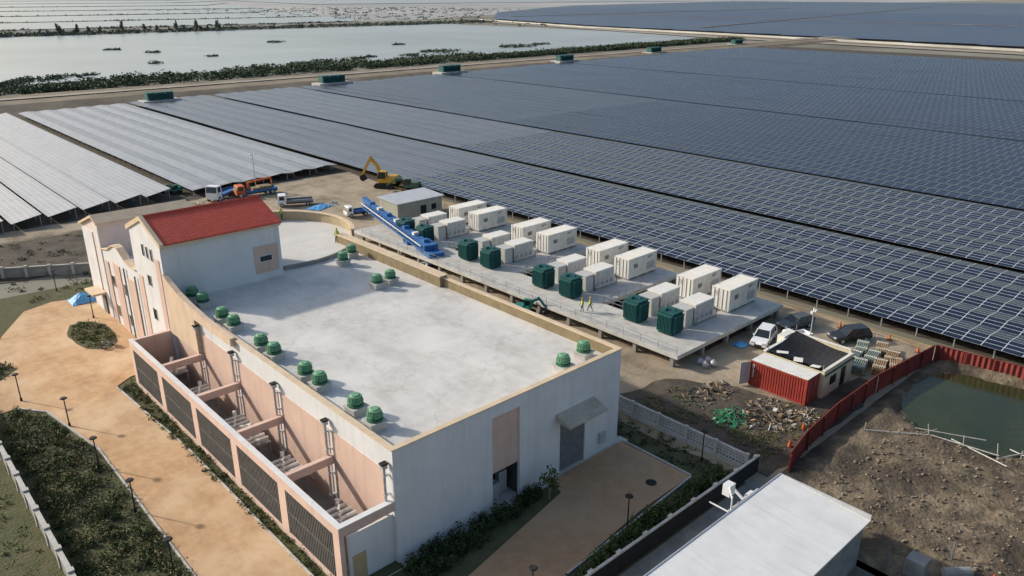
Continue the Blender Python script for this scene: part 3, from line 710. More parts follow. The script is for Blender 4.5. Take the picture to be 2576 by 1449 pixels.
def excavator(loc,rz,m,label,s=1.0,arm=((2.8,4.4),(5.6,2.2),(5.2,.5)),slew=0):
    e=thing('excavator',label,'excavator',loc,rz);e.scale=(s,s,s)
    tk=MB()
    for y in (-1.25,1.25):
        pr=[(-1.9,.3),(-1.6,0),(1.6,0),(1.9,.3),(1.9,.55),(1.6,.85),(-1.6,.85),(-1.9,.55)]
        tk.ext(pr,'y',y-.28,y+.28)
        for i in range(22): tk.box(-1.6+i*.15,y-.3,.84,-1.53+i*.15,y+.3,.89)
    tk.box(-1,-1,.35,1,1,.8);tk.obj('track',black,e)
    MB().ext([(-2.1,1.0),(-2.1,1.9),(-1.8,2.1),(-.2,2.1),(.0,1.9),(1.2,1.7),(1.2,1.0)],'y',-1.3,1.3).cyl((0,0,.8),(0,0,1.0),.8,n=16).obj('house',m,e,bevel=.05)
    MB().ext([(-.35,1.7),(-.35,2.95),(.9,2.95),(1.25,2.2),(1.25,1.7)],'y',.45,1.3).obj('cab',glass,e)
    MB().box(-.4,.4,2.93,.98,1.35,3.03).beam((-.35,.45,1.9),(-.35,.45,3),.08,.08).beam((.95,.45,2.95),(1.27,.45,2),.08,.08).beam((-.35,1.3,1.9),(-.35,1.3,3),.08,.08).beam((.95,1.3,2.95),(1.27,1.3,2),.08,.08).obj('cab_frame',m,e)
    MB().box(-2.4,-1.2,1.1,-2.1,1.2,1.8).obj('counterweight',black,e,bevel=.05)
    (ax,az),(bx,bz),(ux,uz)=arm
    bo=MB();mx,mz=(1.1+ax)/2-.3,(1.7+az)/2+.55
    bo.beam((.9,-.1,1.6),(mx,-.1,mz),.35,.55).beam((mx,-.1,mz),(ax,-.1,az),.32,.48).obj('boom',m,e)
    st=MB().beam((ax-.3,-.1,az+.35),(bx,-.1,bz),.28,.38).obj('stick',m,e)
    bk=MB().ext([(bx-.2,bz+.1),(bx+.35,bz-.15),(bx+.25,bz-.8),(bx-.3,bz-1.1),(bx-.75,bz-.8)],'y',-.65,.45).obj('bucket',black,e)
    MB().cyl((1.2,-.1,1.5),(mx,-.1,mz-.3),.08,n=6).cyl((mx,-.1,mz+.35),(ax-.2,-.1,az+.45),.07,n=6).obj('hydraulic_cylinder',lgrey,e)
    return e
excavator((86.8,132.0,.07),R(125),yellow,'yellow tracked excavator with raised arm',1.15,((3.0,5.0),(4.6,2.0),(4.2,.5)))
excavator((88.2,126.0,.07),R(140),mat('dull_green',(.10,.17,.12),(.07,.12,.08),1,.6),'dull green tracked excavator with lowered arm',.9,((3.0,2.6),(4.8,1.5),(4,.5)))
excavator((61.0,64,.07),R(-60),mat('teal_machine',(.03,.22,.16),(.02,.16,.12),1,.6),'small green mini excavator with bent arm',.62,((3.0,3.8),(4.6,1.8),(4.2,.5)))
excavator((53.0,156.0,.07),R(200),mat('teal_machine',(0,0,0)),'small green mini excavator near the panels',.6,((3.0,3.2),(4.6,1.8),(4.2,.5)))
C=thing('mobile_crane','blue mobile crane with long lattice boom lying low over the deck','crane',(64.6,89.5,0.07),math.atan2(23.5,4.6))
MB().box(-4.5,-1.25,.7,4.5,1.25,1.3).box(-4.4,-1.2,1.3,-1.8,1.2,2.2).box(3.1,-1.25,1.3,4.6,1.25,2.6).obj('carrier',blue,C,bevel=.05)
MB().box(3.6,-1.26,1.9,4.62,1.26,2.5).obj('window',glass,C)
MB().cyl((-1,0,1.3),(-1,0,1.7),.9,n=14).box(-2.6,-1.1,1.7,.4,-.35,3.0).box(-2.6,.35,1.7,.4,1.1,3.0).obj('turntable',blue,C)
bm_=MB()
def lat(b,p0,p1,w_,n,m,t_=.08):
    p0=Vector(p0);p1=Vector(p1);q=[]
    for sy in (-1,1):
        for sz in (-1,1):
            o=Vector((0,sy*w_/2,sz*w_/2));b.beam(p0+o,p1+o,.13,.13,m);q.append(o)
    for i in range(n):
        a=p0.lerp(p1,i/n);c=p0.lerp(p1,(i+1)/n)
        for u,v in ((0,1),(2,3),(0,2),(1,3)):
            b.beam(a+q[u],c+q[v],t_,t_,m);b.beam(a+q[v],a+q[u],t_,t_,m)
bm_.beam((-2.5,-.1,2.4),(20,-.1,3.6),1.0,1.0,0);bm_.beam((10,-.1,3.1),(23.5,-.1,4.2),.7,.75,0)
lat(bm_,(-2,1.05,2.5),(21,1.05,3.8),.6,18,0,.07);bm_.beam((-2,1.4,2.9),(21,1.4,4.15),.1,.12,1)
lat(bm_,(-2,-1.0,2.2),(15,-1.0,3.0),.6,16,0)
for i in range(7): bm_.box(-1+i*3.4,-.5,2.95+i*.18,-.3+i*3.4,.4,3.4+i*.18,i%2)
bm_.obj('boom',[blue,contw],C)
for x in (-3.4,-2.1,1.5,3.6):
    for y in (-1.1,1.1): wheel(C,x,y,.55,.3)
og=MB()
for x in (-4,2.5):
    for s_ in (-1,1): og.box(x-.12,min(s_*1.2,s_*2.6),.9,x+.12,max(s_*1.2,s_*2.6),1.1);og.cyl((x,s_*2.6,.02),(x,s_*2.6,.95),.1,n=8)
og.obj('outrigger',lgrey,C)
# ---------------------------------------------------------------- site objects
rc=container((66.3,32.5,.1),R(90),contr,'red shipping container with white sheet roof and open door',name='site_container',marks=False)
MB().box(-3.0,-1.15,2.68,3.0,1.15,2.72).obj('roof_sheet',contw,rc)
MB().rbox((3.3,1.7,1.35),(.06,1.1,2.4),(0,0,R(-25))).obj('open_door',lgrey,rc)
OC=thing('site_office','cream open-topped cabin enclosure with sagging black shade net','cabin',(70.4,32.3,.07))
part(MB().box(67.6,29.1,.1,73.7,29.3,3.0).box(73.5,29.3,.1,73.7,35.6,3.3).box(67.6,35.4,.1,73.5,35.6,3.0).box(67.6,29.3,.1,67.75,35.4,2.85),'wall',beige,OC)
part(MB().box(67.55,29.05,3.0,73.75,29.35,3.08).box(73.45,29.35,3.3,73.75,35.65,3.38).box(67.55,35.35,3.0,73.45,35.65,3.08),'wall_coping',contw,OC)
part(MB().box(69,29.04,1.1,70.2,29.1,2.0).box(71.3,29.04,.2,72.2,29.1,2.2),'window',glass,OC)
part(MB().box(67.7,28.98,2.45,73.75,29.06,2.62),'green_trim',tgreenl,OC)
part(MB().box(67.75,29.3,.1,73.5,35.4,.2),'floor',concd,OC)
sn=MB();n=8
def pt(a,b):
    u=a/n;v=b/n;return (68.0+5.4*u,29.5+5.8*v,2.95-.75*math.sin(math.pi*u)*math.sin(math.pi*v)+.9*max(0,u*v-.3))
for i in range(n):
    for j in range(n): sn.face([pt(i,j),pt(i+1,j),pt(i+1,j+1),pt(i,j+1)])
part(sn,'shade_net',net,OC)
sc_=MB()
for k_ in range(3):
    x_=67.9+random.random()*.6;y_=30.2+k_*1.9;sc_.rbox((x_,y_,3.05+random.random()*.1),(random.uniform(.6,1.1),random.uniform(.8,1.6),.03),(random.uniform(-.15,.15),random.uniform(-.15,.15),random.random()*.5))
part(sc_,'loose_white_sheet',contw,OC)
ps=MB()
for x,y,z in ((67.9,29.4,3.5),(73.6,29.4,3.4),(67.9,35.3,3.5),(73.6,35.4,4.2)): ps.cyl((x,y,0),(x,y,z),.05,n=6)
part(ps,'net_pole',steel,OC)
part(MB().box(71.8,35.7,2.0,73.6,36.5,3.2),'roof_box',contw,OC)
tx=bpy.data.curves.new('lettering','FONT');tx.body='0\n3\n3';tx.size=.6;tx.space_line=.8;tx.extrude=.004
tob=bpy.data.objects.new('tmp',tx);COL.objects.link(tob);dg=bpy.context.evaluated_depsgraph_get();tme=bpy.data.meshes.new_from_object(tob.evaluated_get(dg));bpy.data.objects.remove(tob)
tme.materials.clear();tme.materials.append(carw)
tob=bpy.data.objects.new('lettering',tme);COL.objects.link(tob);tob.parent=rc;tob.location=(2.8,1.245,1.95);tob.rotation_euler=(R(90),0,R(180))
def pole(loc,h,label):
    e=thing('camera_pole',label,'pole',loc)
    MB().cyl((0,0,0),(0,0,h),.09,.06,8).obj('mast',lgrey,e)
    MB().box(-.5,-.05,h-.3,.5,.05,h-.2).box(-.55,-.15,h-.2,-.25,.15,h).box(.25,-.15,h-.2,.55,.15,h).cyl((0,0,h),(0,0,h+.35),.12,.04,8).obj('camera_head',carw,e)
pole((78.4,36.0,.07),4.2,'slim grey pole with white security cameras')
pole((65.7,147,.07),7.5,'tall thin floodlight pole on the sandy ground')
def street_lamp(loc):
    e=thing('garden_lamp','black garden lamp post with flat round head','lamp post',loc,0,'garden lamp posts by the drive')
    MB().cyl((0,0,0),(0,0,2.7),.06,.045,8).cyl((0,0,0),(0,0,.3),.11,.1,8).obj('post',black,e)
    MB().cyl((0,0,2.7),(0,0,2.82),.1,.30,12).cyl((0,0,2.82),(0,0,2.9),.32,.25,12).obj('lamp_head',black,e)
    return e
l0=street_lamp((12.3,73,.1))
for x,y in ((12.2,64),(12.4,55.8),(12.0,47),(10.2,81.3),(21.7,98.8),(50,30.7),(38.4,29.2),(28,28.5),(20.9,112)): copy_thing(l0,(x,y,.1))
def perf(loc,rz=0,grp='perforated concrete wall panels'):
    e=thing('perforated_wall_panel','pale concrete wall panel with rows of square holes','wall',loc,rz,grp)
    L_=3.0;b=MB().box(-.12,0,0,.12,.3,1.7).obj('post',conc,e)
    p=MB().box(-.08,.3,0,.08,L_,.45)
    for z in (.72,1.0,1.28): p.box(-.07,.3,z,.07,L_,z+.1)
    p.box(-.1,.3,1.5,.1,L_,1.62)
    n=9
    for i in range(n+1):
        y=.3+(L_-.3)*i/n;
        p.box(-.065,y-.06,.45,.065,y+.06,1.5)
    p.obj('lattice',conc,e);return e
q0=perf((51.4,27.2,.05))
for i in range(1,10): copy_thing(q0,(51.4,27.2+3*i,.05))
def wallpanel(loc,rz):
    e=thing('boundary_wall_panel','grey concrete boundary wall panel with pale coping','wall',loc,rz,'boundary wall panels')
    MB().box(-.18,-.18,0,.18,.18,1.55).box(-.22,-.22,1.55,.22,.22,1.65).obj('post',conc,e)
    MB().box(-.08,.18,0,.08,2.82,1.4,0).box(-.16,.18,1.4,.16,2.82,1.52,1).obj('panel',[concd,conc],e);return e
v0=wallpanel((6.6,38,0.03),0)
for i in range(1,18): copy_thing(v0,(6.6,38+3*i,.03))
for i in range(9):
    a=math.atan2(-6,10);copy_thing(v0,(4+3*i*math.cos(a)*1,130.2+3*i*math.sin(a),.05),a-R(90))
def corr(pts,h,name,m,label,zig=.25,amp=.12):
    b=MB()
    for (xa,ya),(xb,yb) in zip(pts,pts[1:]):
        d=Vector((xb-xa,yb-ya,0));L_=d.length;d.normalize();nn=Vector((-d.y,d.x,0));n=int(L_/zig);pv=None
        for i in range(n+1):
            p=Vector((xa,ya,0))+d*(L_*i/n)+nn*(amp*(1 if (i//1)%2 else -1)*.5)
            if pv: b.face([(pv.x,pv.y,0),(p.x,p.y,0),(p.x,p.y,h),(pv.x,pv.y,h)])
            pv=p
        b.beam((xa,ya,h+.02),(xb,yb,h+.02),.08,.06)
        k=int(L_/2.5)
        for i in range(k+1):
            p=Vector((xa,ya,0))+d*(L_*i/max(k,1))-nn*.14;b.box(p.x-.05,p.y-.05,0,p.x+.05,p.y+.05,h)
    return tag(b.obj(name,m),label,'fence')
corr([(53.5,24.8),(58,25.6),(64.6,26.1),(73,26.1),(84.3,25.0)],2.0,'corrugated_fence',fred,'dark red corrugated metal fence round the pond')
corr([(84.4,24.9),(85.6,14),(87,2)],2.0,'corrugated_fence',fred,'red corrugated metal fence beside the solar field')
PP=[(68.2,13.8),(68.4,19.5),(70.6,23.0),(76,24.2),(83,23.4),(84.2,16),(84.6,5),(80,2),(75.5,7),(72,11.8)]
sheet('pond',smoothpoly(PP,2),.2,pondm,'murky green settling pond')
def mound(name,fn,x0,x1,y0,y1,st,m,label,cat):
    nx=int((x1-x0)/st);ny=int((y1-y0)/st);v=[];f=[]
    for j in range(ny+1):
        for i in range(nx+1):
            x=x0+(x1-x0)*i/nx;y=y0+(y1-y0)*j/ny;v.append((x,y,fn(x,y)))
    for j in range(ny):
        for i in range(nx): k=j*(nx+1)+i;f.append((k,k+1,k+nx+2,k+nx+1))
    me=bpy.data.meshes.new(name);me.from_pydata(v,[],f);me.materials.append(m)
    for p in me.polygons:p.use_smooth=True
    o=bpy.data.objects.new(name,me);COL.objects.link(o);o['kind']='structure';o['label']=label;o['category']=cat
def inpond(x,y):
    pts=PP
    d=1e9;ins=False;n=len(pts)
    for i in range(n):
        ax,ay=pts[i];bx,by=pts[(i+1)%n]
        if (ay>y)!=(by>y) and x<(bx-ax)*(y-ay)/(by-ay)+ax: ins=not ins
        t=max(0,min(1,((x-ax)*(bx-ax)+(y-ay)*(by-ay))/((bx-ax)**2+(by-ay)**2)));d=min(d,math.hypot(x-ax-t*(bx-ax),y-ay-t*(by-ay)))
    return -d if ins else d
def bankz(x,y):
    d=inpond(x,y);e=min(1,max(0,(x-48)/5),max(0,(25.4-y)/2.0),max(0,(88.5-x)/2))
    z=min(.75,.2+d*.45) if d>-1 else -.6
    z+= .22*mnoise.noise(Vector((x*.3,y*.3,0)))+.14*mnoise.noise(Vector((x*.9,y*.9,3)))+.10*mnoise.noise(Vector((x*2.3,y*2.3,5)))
    return z*e if z>0 else z
mound('gravel_bank',bankz,47,89,-10,25.6,.35,gravel,'rough brown gravel bank around the pond','ground')
pf=thing('pond_railing','loose white pipes and railing along the pond edge','railing',(70,15,0))
b=MB();pt_=[(63.8,23.2),(67.0,18.8),(67.6,13.6),(71.2,11.2),(74.8,6.6),(79,1)]
for a,c in zip(pt_,pt_[1:]):
    b.cyl((*a,1.0+random.uniform(-.3,.2)),(*c,1.1+random.uniform(-.3,.2)),.05,n=6)
    for i in range(2): x=a[0]+(c[0]-a[0])*i/2;y=a[1]+(c[1]-a[1])*i/2;b.cyl((x,y,.3),(x+random.uniform(-.4,.4),y+random.uniform(-.3,.4),1.2+random.random()*.9),.035,n=6)
b.cyl((68.4,17.5,.5),(65.2,12.4,1.6),.05,n=6);b.cyl((70.5,13.5,.4),(68,9.6,1.3),.05,n=6);b.cyl((67.5,21,.6),(69.6,15.2,.9),.04,n=6);b.cyl((66.2,19.6,.9),(69.2,19.0,.5),.04,n=6)
part(b,'rail',mat('dull_white_pipe',(.52,.50,.46),(.38,.36,.33),2,.7),pf)
st_=MB()
for i in range(1300):
    x=random.uniform(50,76);y=random.uniform(-4,22)
    if inpond(x,y)<.5: continue
    s=random.uniform(.06,.26);st_.rbox((x,y,bankz(x,y)+s*.2),(s,s*random.uniform(.6,1),s*.6),(random.random(),random.random(),random.random()*3))
tag(st_.obj('loose_stones',mat('stone_brown',(.28,.225,.16),(.13,.10,.075),1,.95)),'loose stones and clods on the gravel bank','stones',kind='stuff')
Q=thing('white_roof_building','low building with white corrugated sheet roof','building',(36,19,0))
part(MB().box(20,16,0,47,22,3.7),'wall',mat('dim_wall',(.28,.28,.27),(.2,.2,.2),1,.85),Q)
part(MB().ext([(15.7,3.7),(15.7,3.8),(22.4,4.15),(22.4,4.0)],'x',19,47.3),'roof',wroof,Q)
part(MB().box(19,22.38,3.85,47.3,22.45,4.2).box(47.25,15.7,3.6,47.33,22.4,4.2),'gutter',lgrey,Q)
Q2=thing('pump_unit','dark pump unit with a tank and posts on muddy ground','pump',(49,12.5,0))
pq=MB().box(48.2,12.2,.3,49.4,13.4,1.6).cyl((49.8,11.4,.7),(51.2,10.2,.7),.35,n=12)
part(pq,'tank',mat('dim_wall',(0,0,0)),Q2)
for x,y in ((47.9,14.4),(51.8,11.6)): part(MB().cyl((x,y,0),(x,y,2.0),.06,n=6),'post',grey,Q2)
sheet('service_yard',[(20,22.5),(49,22.5),(51,26.4),(20,26.4)],.08,concd,'shaded concrete service strip')
yr=thing('pipe_stand','white pipes and a water tank on a steel stand','pipework',(44.5,24,0))
b=MB()
for i in range(4): b.cyl((43+i*.8,23.6,0),(43+i*.8,23.6,2.8),.05,n=6)
b.cyl((42.5,23.6,2.6),(46.5,23.6,2.6),.06,n=6).cyl((43,23.2,2.2),(43,25.4,2.2),.06,n=6).cyl((45,23,1.8),(45,25,2.9),.12,n=8).box(45.6,23.3,1.5,46.4,24.1,2.3).cyl((42.2,23.2,0),(42.2,23.2,4.2),.06,n=6).cyl((42.2,23.2,4.0),(43.6,24.4,4.0),.06,n=6).box(43.2,24,3.2,43.9,24.6,4.1)
part(b,'pipes',carw,yr)
nf=thing('net_fence','black net fence with white rail and caps','fence',(36,27,0))
b=MB()
for i in range(12): b.box(19.9+i*2.85,26.5,1.72,20.3+i*2.85,26.8,1.86)
b.box(18,26.56,1.6,52,26.74,1.72);part(b,'rail',conc,nf)
part(MB().box(18,26.62,0,52,26.66,1.6),'net',net,nf)
o=MB().cyl((44.3,31.6,.1),(44.3,31.6,.13),.45,n=20).obj('manhole_cover',black);tag(o,'round dark manhole cover in the paving','manhole cover')
for i,(x,y,s) in enumerate(((65.0,40.6,.38),(65.9,40.2,.38),(66.2,41.1,.36),(65.3,41.4,.36))):
    o=MB().sph((0,0,s),s,14,8).cyl((0,0,2*s-.03),(0,0,2*s+.06),.1,n=8).obj('plastic_float',lgrey,smooth=True);o.location=(x,y,.07);tag(o,'pale round plastic float on the ground','float','pale floats on the ground')
def bundle(loc,rz,m,label,k):
    e=thing('material_bundle',label,'building materials',loc,rz,'strapped bundles by the fence')
    MB().box(-1.3,-.6,0,-1.1,.6,.15).box(1.1,-.6,0,1.3,.6,.15).box(-.1,-.6,0,.1,.6,.15).obj('pallet',wood,e)
    b=MB()
    for r_ in range(4):
        for c in range(6): b.cyl((-1.4,-.5+c*.2,.25+r_*.2),(1.4,-.5+c*.2,.25+r_*.2),.09,n=6)
    b.obj('pipes',m,e)
    MB().box(-.9,-.62,.12,-.82,.62,1.0).box(.82,-.62,.12,.9,.62,1.0).obj('strap',contw,e)
gg=mat('grey_green_mesh',(.26,.31,.26),(.18,.22,.18),2,.8)
for i,(x,y) in enumerate(((78.0,30.8),(79.4,29.4),(80.8,27.9),(76.4,29.4),(77.8,27.9),(80.9,31.2),(82.2,29.6),(79.3,26.9))):
    bundle((x,y,.07),R(8+i*2),(gg,gg,wood,gg,wood,gg,wood,wood)[i],('grey green bundle of mesh rolls','bundle of weathered timber battens')[(0,0,1,0,1,0,1,1)[i]],i)
def debris(name,cx,cy,rx,ry,n,mats,label,sc=1):
    b=MB()
    for i in range(n):
        a=random.uniform(0,6.28);r=math.sqrt(random.random());x=cx+rx*r*math.cos(a);y=cy+ry*r*math.sin(a);z=.1+random.random()*.45*(1-r)
        mi=random.randrange(len(mats))
        if random.random()<.45: b.rbox((x,y,z),(random.uniform(.5,1.8)*sc,.07,.05),(random.uniform(-.3,.3),random.uniform(-.3,.3),random.uniform(0,3.1)),mi)
        else: s=random.uniform(.1,.5)*sc;b.rbox((x,y,z),(s,s*random.uniform(.4,1),s*random.uniform(.1,.5)),(random.uniform(-.5,.5),random.uniform(-.5,.5),random.uniform(0,3.1)),mi)
    o=b.obj(name,mats);tag(o,label,'debris',kind='stuff')
gnet=mat('green_net',(.03,.26,.12),(.02,.18,.08),3,.8)
debris('debris_pile',61.0,31.0,3.4,2.8,170,[contw,concd,wood,dsoil,soil,dsoil,wood,gravel,gravel],'mixed construction waste heap of boards and sacks')
debris('debris_pile',58.0,33.0,2.0,1.5,120,[gnet,gnet,fgreen,dsoil],'heap of green netting and scrap')
debris('debris_pile',60.5,37,3.5,1.8,80,[wood,dsoil,grey,soil,dsoil],'scattered timber and scrap')
debris('debris_pile',62.5,28.4,2.6,1.2,55,[contw,concd,wood,soil,gravel],'pale sacks and broken boards')
debris('debris_pile',70,128,3,2,40,[tarp,grey,wood],'scattered scrap beside blue sheeting')
debris('debris_pile',60,104,1.5,6,60,[grey,wood,tarp,lgrey],'scrap between the wall and the deck')
debris('debris_pile',56.5,60,3.0,14,110,[wood,conc,dsoil,lgrey],'scrap along the deck footings')
debris('debris_pile',57,144,6,2.5,90,[orangem,grey,wood,contw,tarp],'construction scrap near the trucks')
debris('debris_pile',84,118,2,9,60,[wood,grey,conc],'timber and scrap beside the solar field')
def tarpm(x,y,sx,sy,h,rz=0):
    b=MB();n=10;P=lambda i,j:((i/n-.5)*sx,(j/n-.5)*sy,h*math.sin(math.pi*i/n)*math.sin(math.pi*j/n)+.12*mnoise.noise(Vector((i*.7+x,j*.7,0))))
    for i in range(n):
        for j in range(n): b.face([P(i,j),P(i+1,j),P(i+1,j+1),P(i,j+1)])
    o=b.obj('blue_tarpaulin',tarp);o.location=(x,y,.15);o.rotation_euler=(0,0,rz);tag(o,'crumpled blue tarpaulin over materials','tarpaulin')
tarpm(22.4,106.0,3,3,1.0);tarpm(55.5,138,4,3,.8);tarpm(68.5,127,4.5,3,.3,.4);tarpm(79.5,105.2,3,2,1.0);tarpm(58,113,2,2,.5);tarpm(72.8,41.2,1.6,1.4,.2)
def cone(x,y,z=.07):
    e=thing('traffic_cone','orange traffic cone on bare ground','traffic cone',(x,y,z),0,'orange traffic cones')
    MB().cyl((0,0,.04),(0,0,.75),.2,.03,10).obj('cone',orangem,e);MB().box(-.25,-.25,0,.25,.25,.04).obj('base',black,e)
for x,y in ((85.5,27),(85.8,36),(86,39.5),(60,146.5),(56.5,144.5),(61,27.4),(86.5,30.5),(84,56),(52,9),(57.5,26.8)): cone(x,y)
b=MB();pts=[(86,24+i*4) for i in range(27)]
for i,(x,y) in enumerate(pts): b.cyl((x,y,0),(x,y,1.1),.03,n=5)
b.cyl((86,24,1.0),(86,128,1.0),.025,n=5,m=1);b.cyl((86,24,.55),(86,128,.55),.025,n=5,m=1)
tag(b.obj('site_rail',[steel,yellow]),'thin yellow tape rail beside the solar field','rail')
def bike(loc,rz):
    e=thing('motorcycle','dark scooter parked by the planting bed','motorcycle',loc,rz)
    MB().ext([(-.6,.45),(-.5,.75),(0,.7),(.1,.35),(.45,.4),(.6,.95),(.7,.9),(.55,.3),(-.4,.3)],'y',-.14,.14).obj('body',grey,e,bevel=.04)
    MB().cyl((.55,-.3,1.0),(.55,.3,1.0),.02,n=6).obj('handlebar',black,e)
    MB().box(-.5,-.13,.75,.05,.13,.83).obj('seat',black,e,bevel=.03)
    for x in (-.6,.65): wheel(e,x,.001,.26,.1)
bike((20.4,88.6,.12),R(200))
# ---------------------------------------------------------------- people
def person(loc,rz,label,pose='stand'):
    e=thing('person',label,'person',loc,rz)
    st=.12 if pose=='stand' else .3
    V=[(0,0,.95),(0,0,1.12),(0,0,1.32),(0,0,1.46),(0,.01,1.53),(0,.02,1.66),(0,.02,1.74)]
    Rr=[(.15,.11),(.13,.10),(.16,.11),(.09,.08),(.055,.055),(.085,.10),(.06,.075)]
    E=[(0,1),(1,2),(2,3),(3,4),(4,5),(5,6)]
    for s in (-1,1):
        k=len(V);f=s*st
        V+=[(s*.09,0,.9),(s*.11,f*.5+.02,.5),(s*.12,f-.02,.09),(s*.13,f+.14,.04)];Rr+=[(.09,.09),(.06,.065),(.04,.045),(.04,.03)]
        E+=[(0,k),(k,k+1),(k+1,k+2),(k+2,k+3)]
        k=len(V);fx=.22 if pose!='stand' or s>0 else .05
        V+=[(s*.19,0,1.42),(s*.25,-.02,1.14),(s*.24,fx,.94),(s*.235,fx+.07,.90)];Rr+=[(.055,.055),(.042,.042),(.03,.03),(.032,.018)]
        E+=[(3,k),(k,k+1),(k+1,k+2),(k+2,k+3)]
        for j in range(5):
            h=len(V);dx=(j-2)*.02
            if j==0: V+=[(s*.235-s*.035,fx+.07,.88),(s*.19,fx+.10,.87)]
            else: V+=[(s*.235+dx,fx+.13,.88),(s*.235+dx,fx+.15-abs(j-2.5)*.006,.845)]
            Rr+=[(.009,.009),(.008,.008)];E+=[(k+3,h),(h,h+1)]
    me=bpy.data.meshes.new('body');me.from_pydata(V,E,[]);o=bpy.data.objects.new('tmp',me);COL.objects.link(o)
    sm=o.modifiers.new('s','SKIN');ss=o.modifiers.new('u','SUBSURF');ss.levels=1
    for i,r_ in enumerate(Rr): me.skin_vertices[0].data[i].radius=r_;me.skin_vertices[0].data[i].use_root=(i==0)
    dg=bpy.context.evaluated_depsgraph_get();m2=bpy.data.meshes.new_from_object(o.evaluated_get(dg));bpy.data.objects.remove(o)
    m2.materials.clear();m2.materials.append(cloth);m2.materials.append(skin)
    for p in m2.polygons:
        p.use_smooth=True;c=p.center
        p.material_index=1 if (c.z>1.48 or (abs(c.x)>.17 and c.z<.97 and c.z>.8)) else 0
    bo=bpy.data.objects.new('body',m2);COL.objects.link(bo);bo.parent=e
    vb=MB().cyl((0,0,.98),(0,0,1.2),.19,.185,14).cyl((0,0,1.2),(0,0,1.45),.185,.15,14);vb.v=[(a*1.15,b_*.85,c) for a,b_,c in vb.v];vb.obj('vest',vest,e)
    MB().sph((0,.02,1.70),.125,12,5,sz=.9,lo=0).cyl((0,.03,1.69),(0,.03,1.70),.15,n=12).obj('helmet',yellow,e)
    MB().sph((-.03,.105,1.645),.012,6,4).sph((.03,.105,1.645),.012,6,4).obj('eyes',black,e)
person((46.0,96.0,8.32),R(200),'person in yellow vest and helmet standing at the terrace wall')
person((46.4,82.3,8.32),R(120),'person in yellow vest walking across the terrace','walk')
person((63.9,57.2,1.72),R(60),'person in yellow vest standing on the deck')
person((64.7,56.7,1.72),R(240),'person in yellow vest facing a colleague on the deck','walk')
# ---------------------------------------------------------------- vegetation
def leaves(name,cl,mats,size,label,cat,kind='stuff',parent=None,wt=None):
    v=[];f=[];mi=[]
    for (cx_,cy_,cz_,r,rz,n) in cl:
        tone=random.random()
        for _ in range(n):
            a=random.uniform(0,6.283);u=random.uniform(-1,1);rr_=random.random()**.45
            q=math.sqrt(1-u*u);x=cx_+r*rr_*q*math.cos(a);y=cy_+r*rr_*q*math.sin(a);z=max(.02,cz_+rz*rr_*u)
            s=size*random.uniform(.5,1.3);d1=Vector((random.gauss(0,1),random.gauss(0,1),random.gauss(0,.6))).normalized();d2=d1.orthogonal().normalized()
            d2=(Matrix.Rotation(random.uniform(0,6.28),3,d1)@d2)
            k=len(v);p=Vector((x,y,z));v.extend([tuple(p-d1*s),tuple(p+d2*s*.5),tuple(p+d1*s),tuple(p-d2*s*.5)]);f.append((k,k+1,k+2,k+3))
            t=tone*.6+random.random()*.5+(u*rr_)*.15
            mi.append(min(len(mats)-1,max(0,int(t*len(mats)))))
    me=bpy.data.meshes.new(name);me.from_pydata(v,[],f)
    for m in mats: me.materials.append(m)
    me.polygons.foreach_set('material_index',mi)
    o=bpy.data.objects.new(name,me);COL.objects.link(o)
    if parent: o.parent=parent
    else: tag(o,label,cat,kind=kind)
    return o
def inpoly(x,y,pts):
    ins=False;n=len(pts)
    for i in range(n):
        ax,ay=pts[i];bx,by=pts[(i+1)%n]
        if (ay>y)!=(by>y) and x<(bx-ax)*(y-ay)/(by-ay)+ax: ins=not ins
    return ins
def scatter(pts,n,r,h,ln):
    xs_=[p[0] for p in pts];ys_=[p[1] for p in pts];out=[]
    while len(out)<n:
        x=random.uniform(min(xs_),max(xs_));y=random.uniform(min(ys_),max(ys_))
        if inpoly(x,y,pts):
            rr_=r*random.uniform(.4,1.2);hh=h*random.uniform(.3,1.2);out.append((x,y,hh*.5,rr_,hh*.7,ln))
    return out
GM=[leafd,leafm,leafd,leafm,leafl,leafb]
gard=[(7.4,40),(12.6,40),(12.6,67),(11,77),(9,79.5),(7.2,79)]
leaves('garden_shrubs',scatter(gard,560,.6,.75,38),GM,.11,'low mixed shrubs and weeds beside the drive','plants')
leaves('ground_weeds',scatter([(-2,40),(6,40),(6,84),(-2,84)],200,.6,.3,26),[leafm,leafl,leafb],.10,'low weeds on the verge','plants')
leaves('wall_weeds',scatter([(18.9,38),(19.5,38),(19.5,78),(18.1,78)],190,.4,.5,26),GM,.10,'weeds growing along the louvered wall','plants')
leaves('roadside_weeds',scatter([(2,86.5),(9.4,87.6),(11.3,89.3),(10,94),(4,98)],130,.7,.6,30),GM,.14,'low scrub at the edge of the drive','plants')
leaves('bed_plants',scatter(ell(20,93.4,1.9,4.7),110,.5,.4,26),[leafd,leafm,leafl,leafb],.12,'grassy planting in the oval bed','plants')
leaves('hedge',scatter([(23.5,34.4),(37,36.2),(37,37.3),(24,37.3)],190,.55,.9,50),[leafd,leafd,leafm],.11,'dark clipped hedge along the building wall','hedge')
leaves('hedge',scatter([(26,27.2),(50,27.2),(50,29.2),(40,29.2),(31,28.2),(26,28)],280,.5,.9,45),[leafd,leafm,leafm,leafl],.11,'loose green hedge along the net fence','hedge')
leaves('site_weeds',scatter([(52.5,27),(60,27),(66,27),(60,29),(53,36),(53,41),(60,40)],190,.5,.35,24),[leafm,leafl,leafb],.1,'sparse weeds on the waste ground','plants')
leaves('yard_grass',scatter([(47.8,27.5),(51,27.5),(51,44),(47.8,44)],170,.4,.2,22),[leafm,leafd,leafb],.1,'rough grass beside the perforated wall','plants')
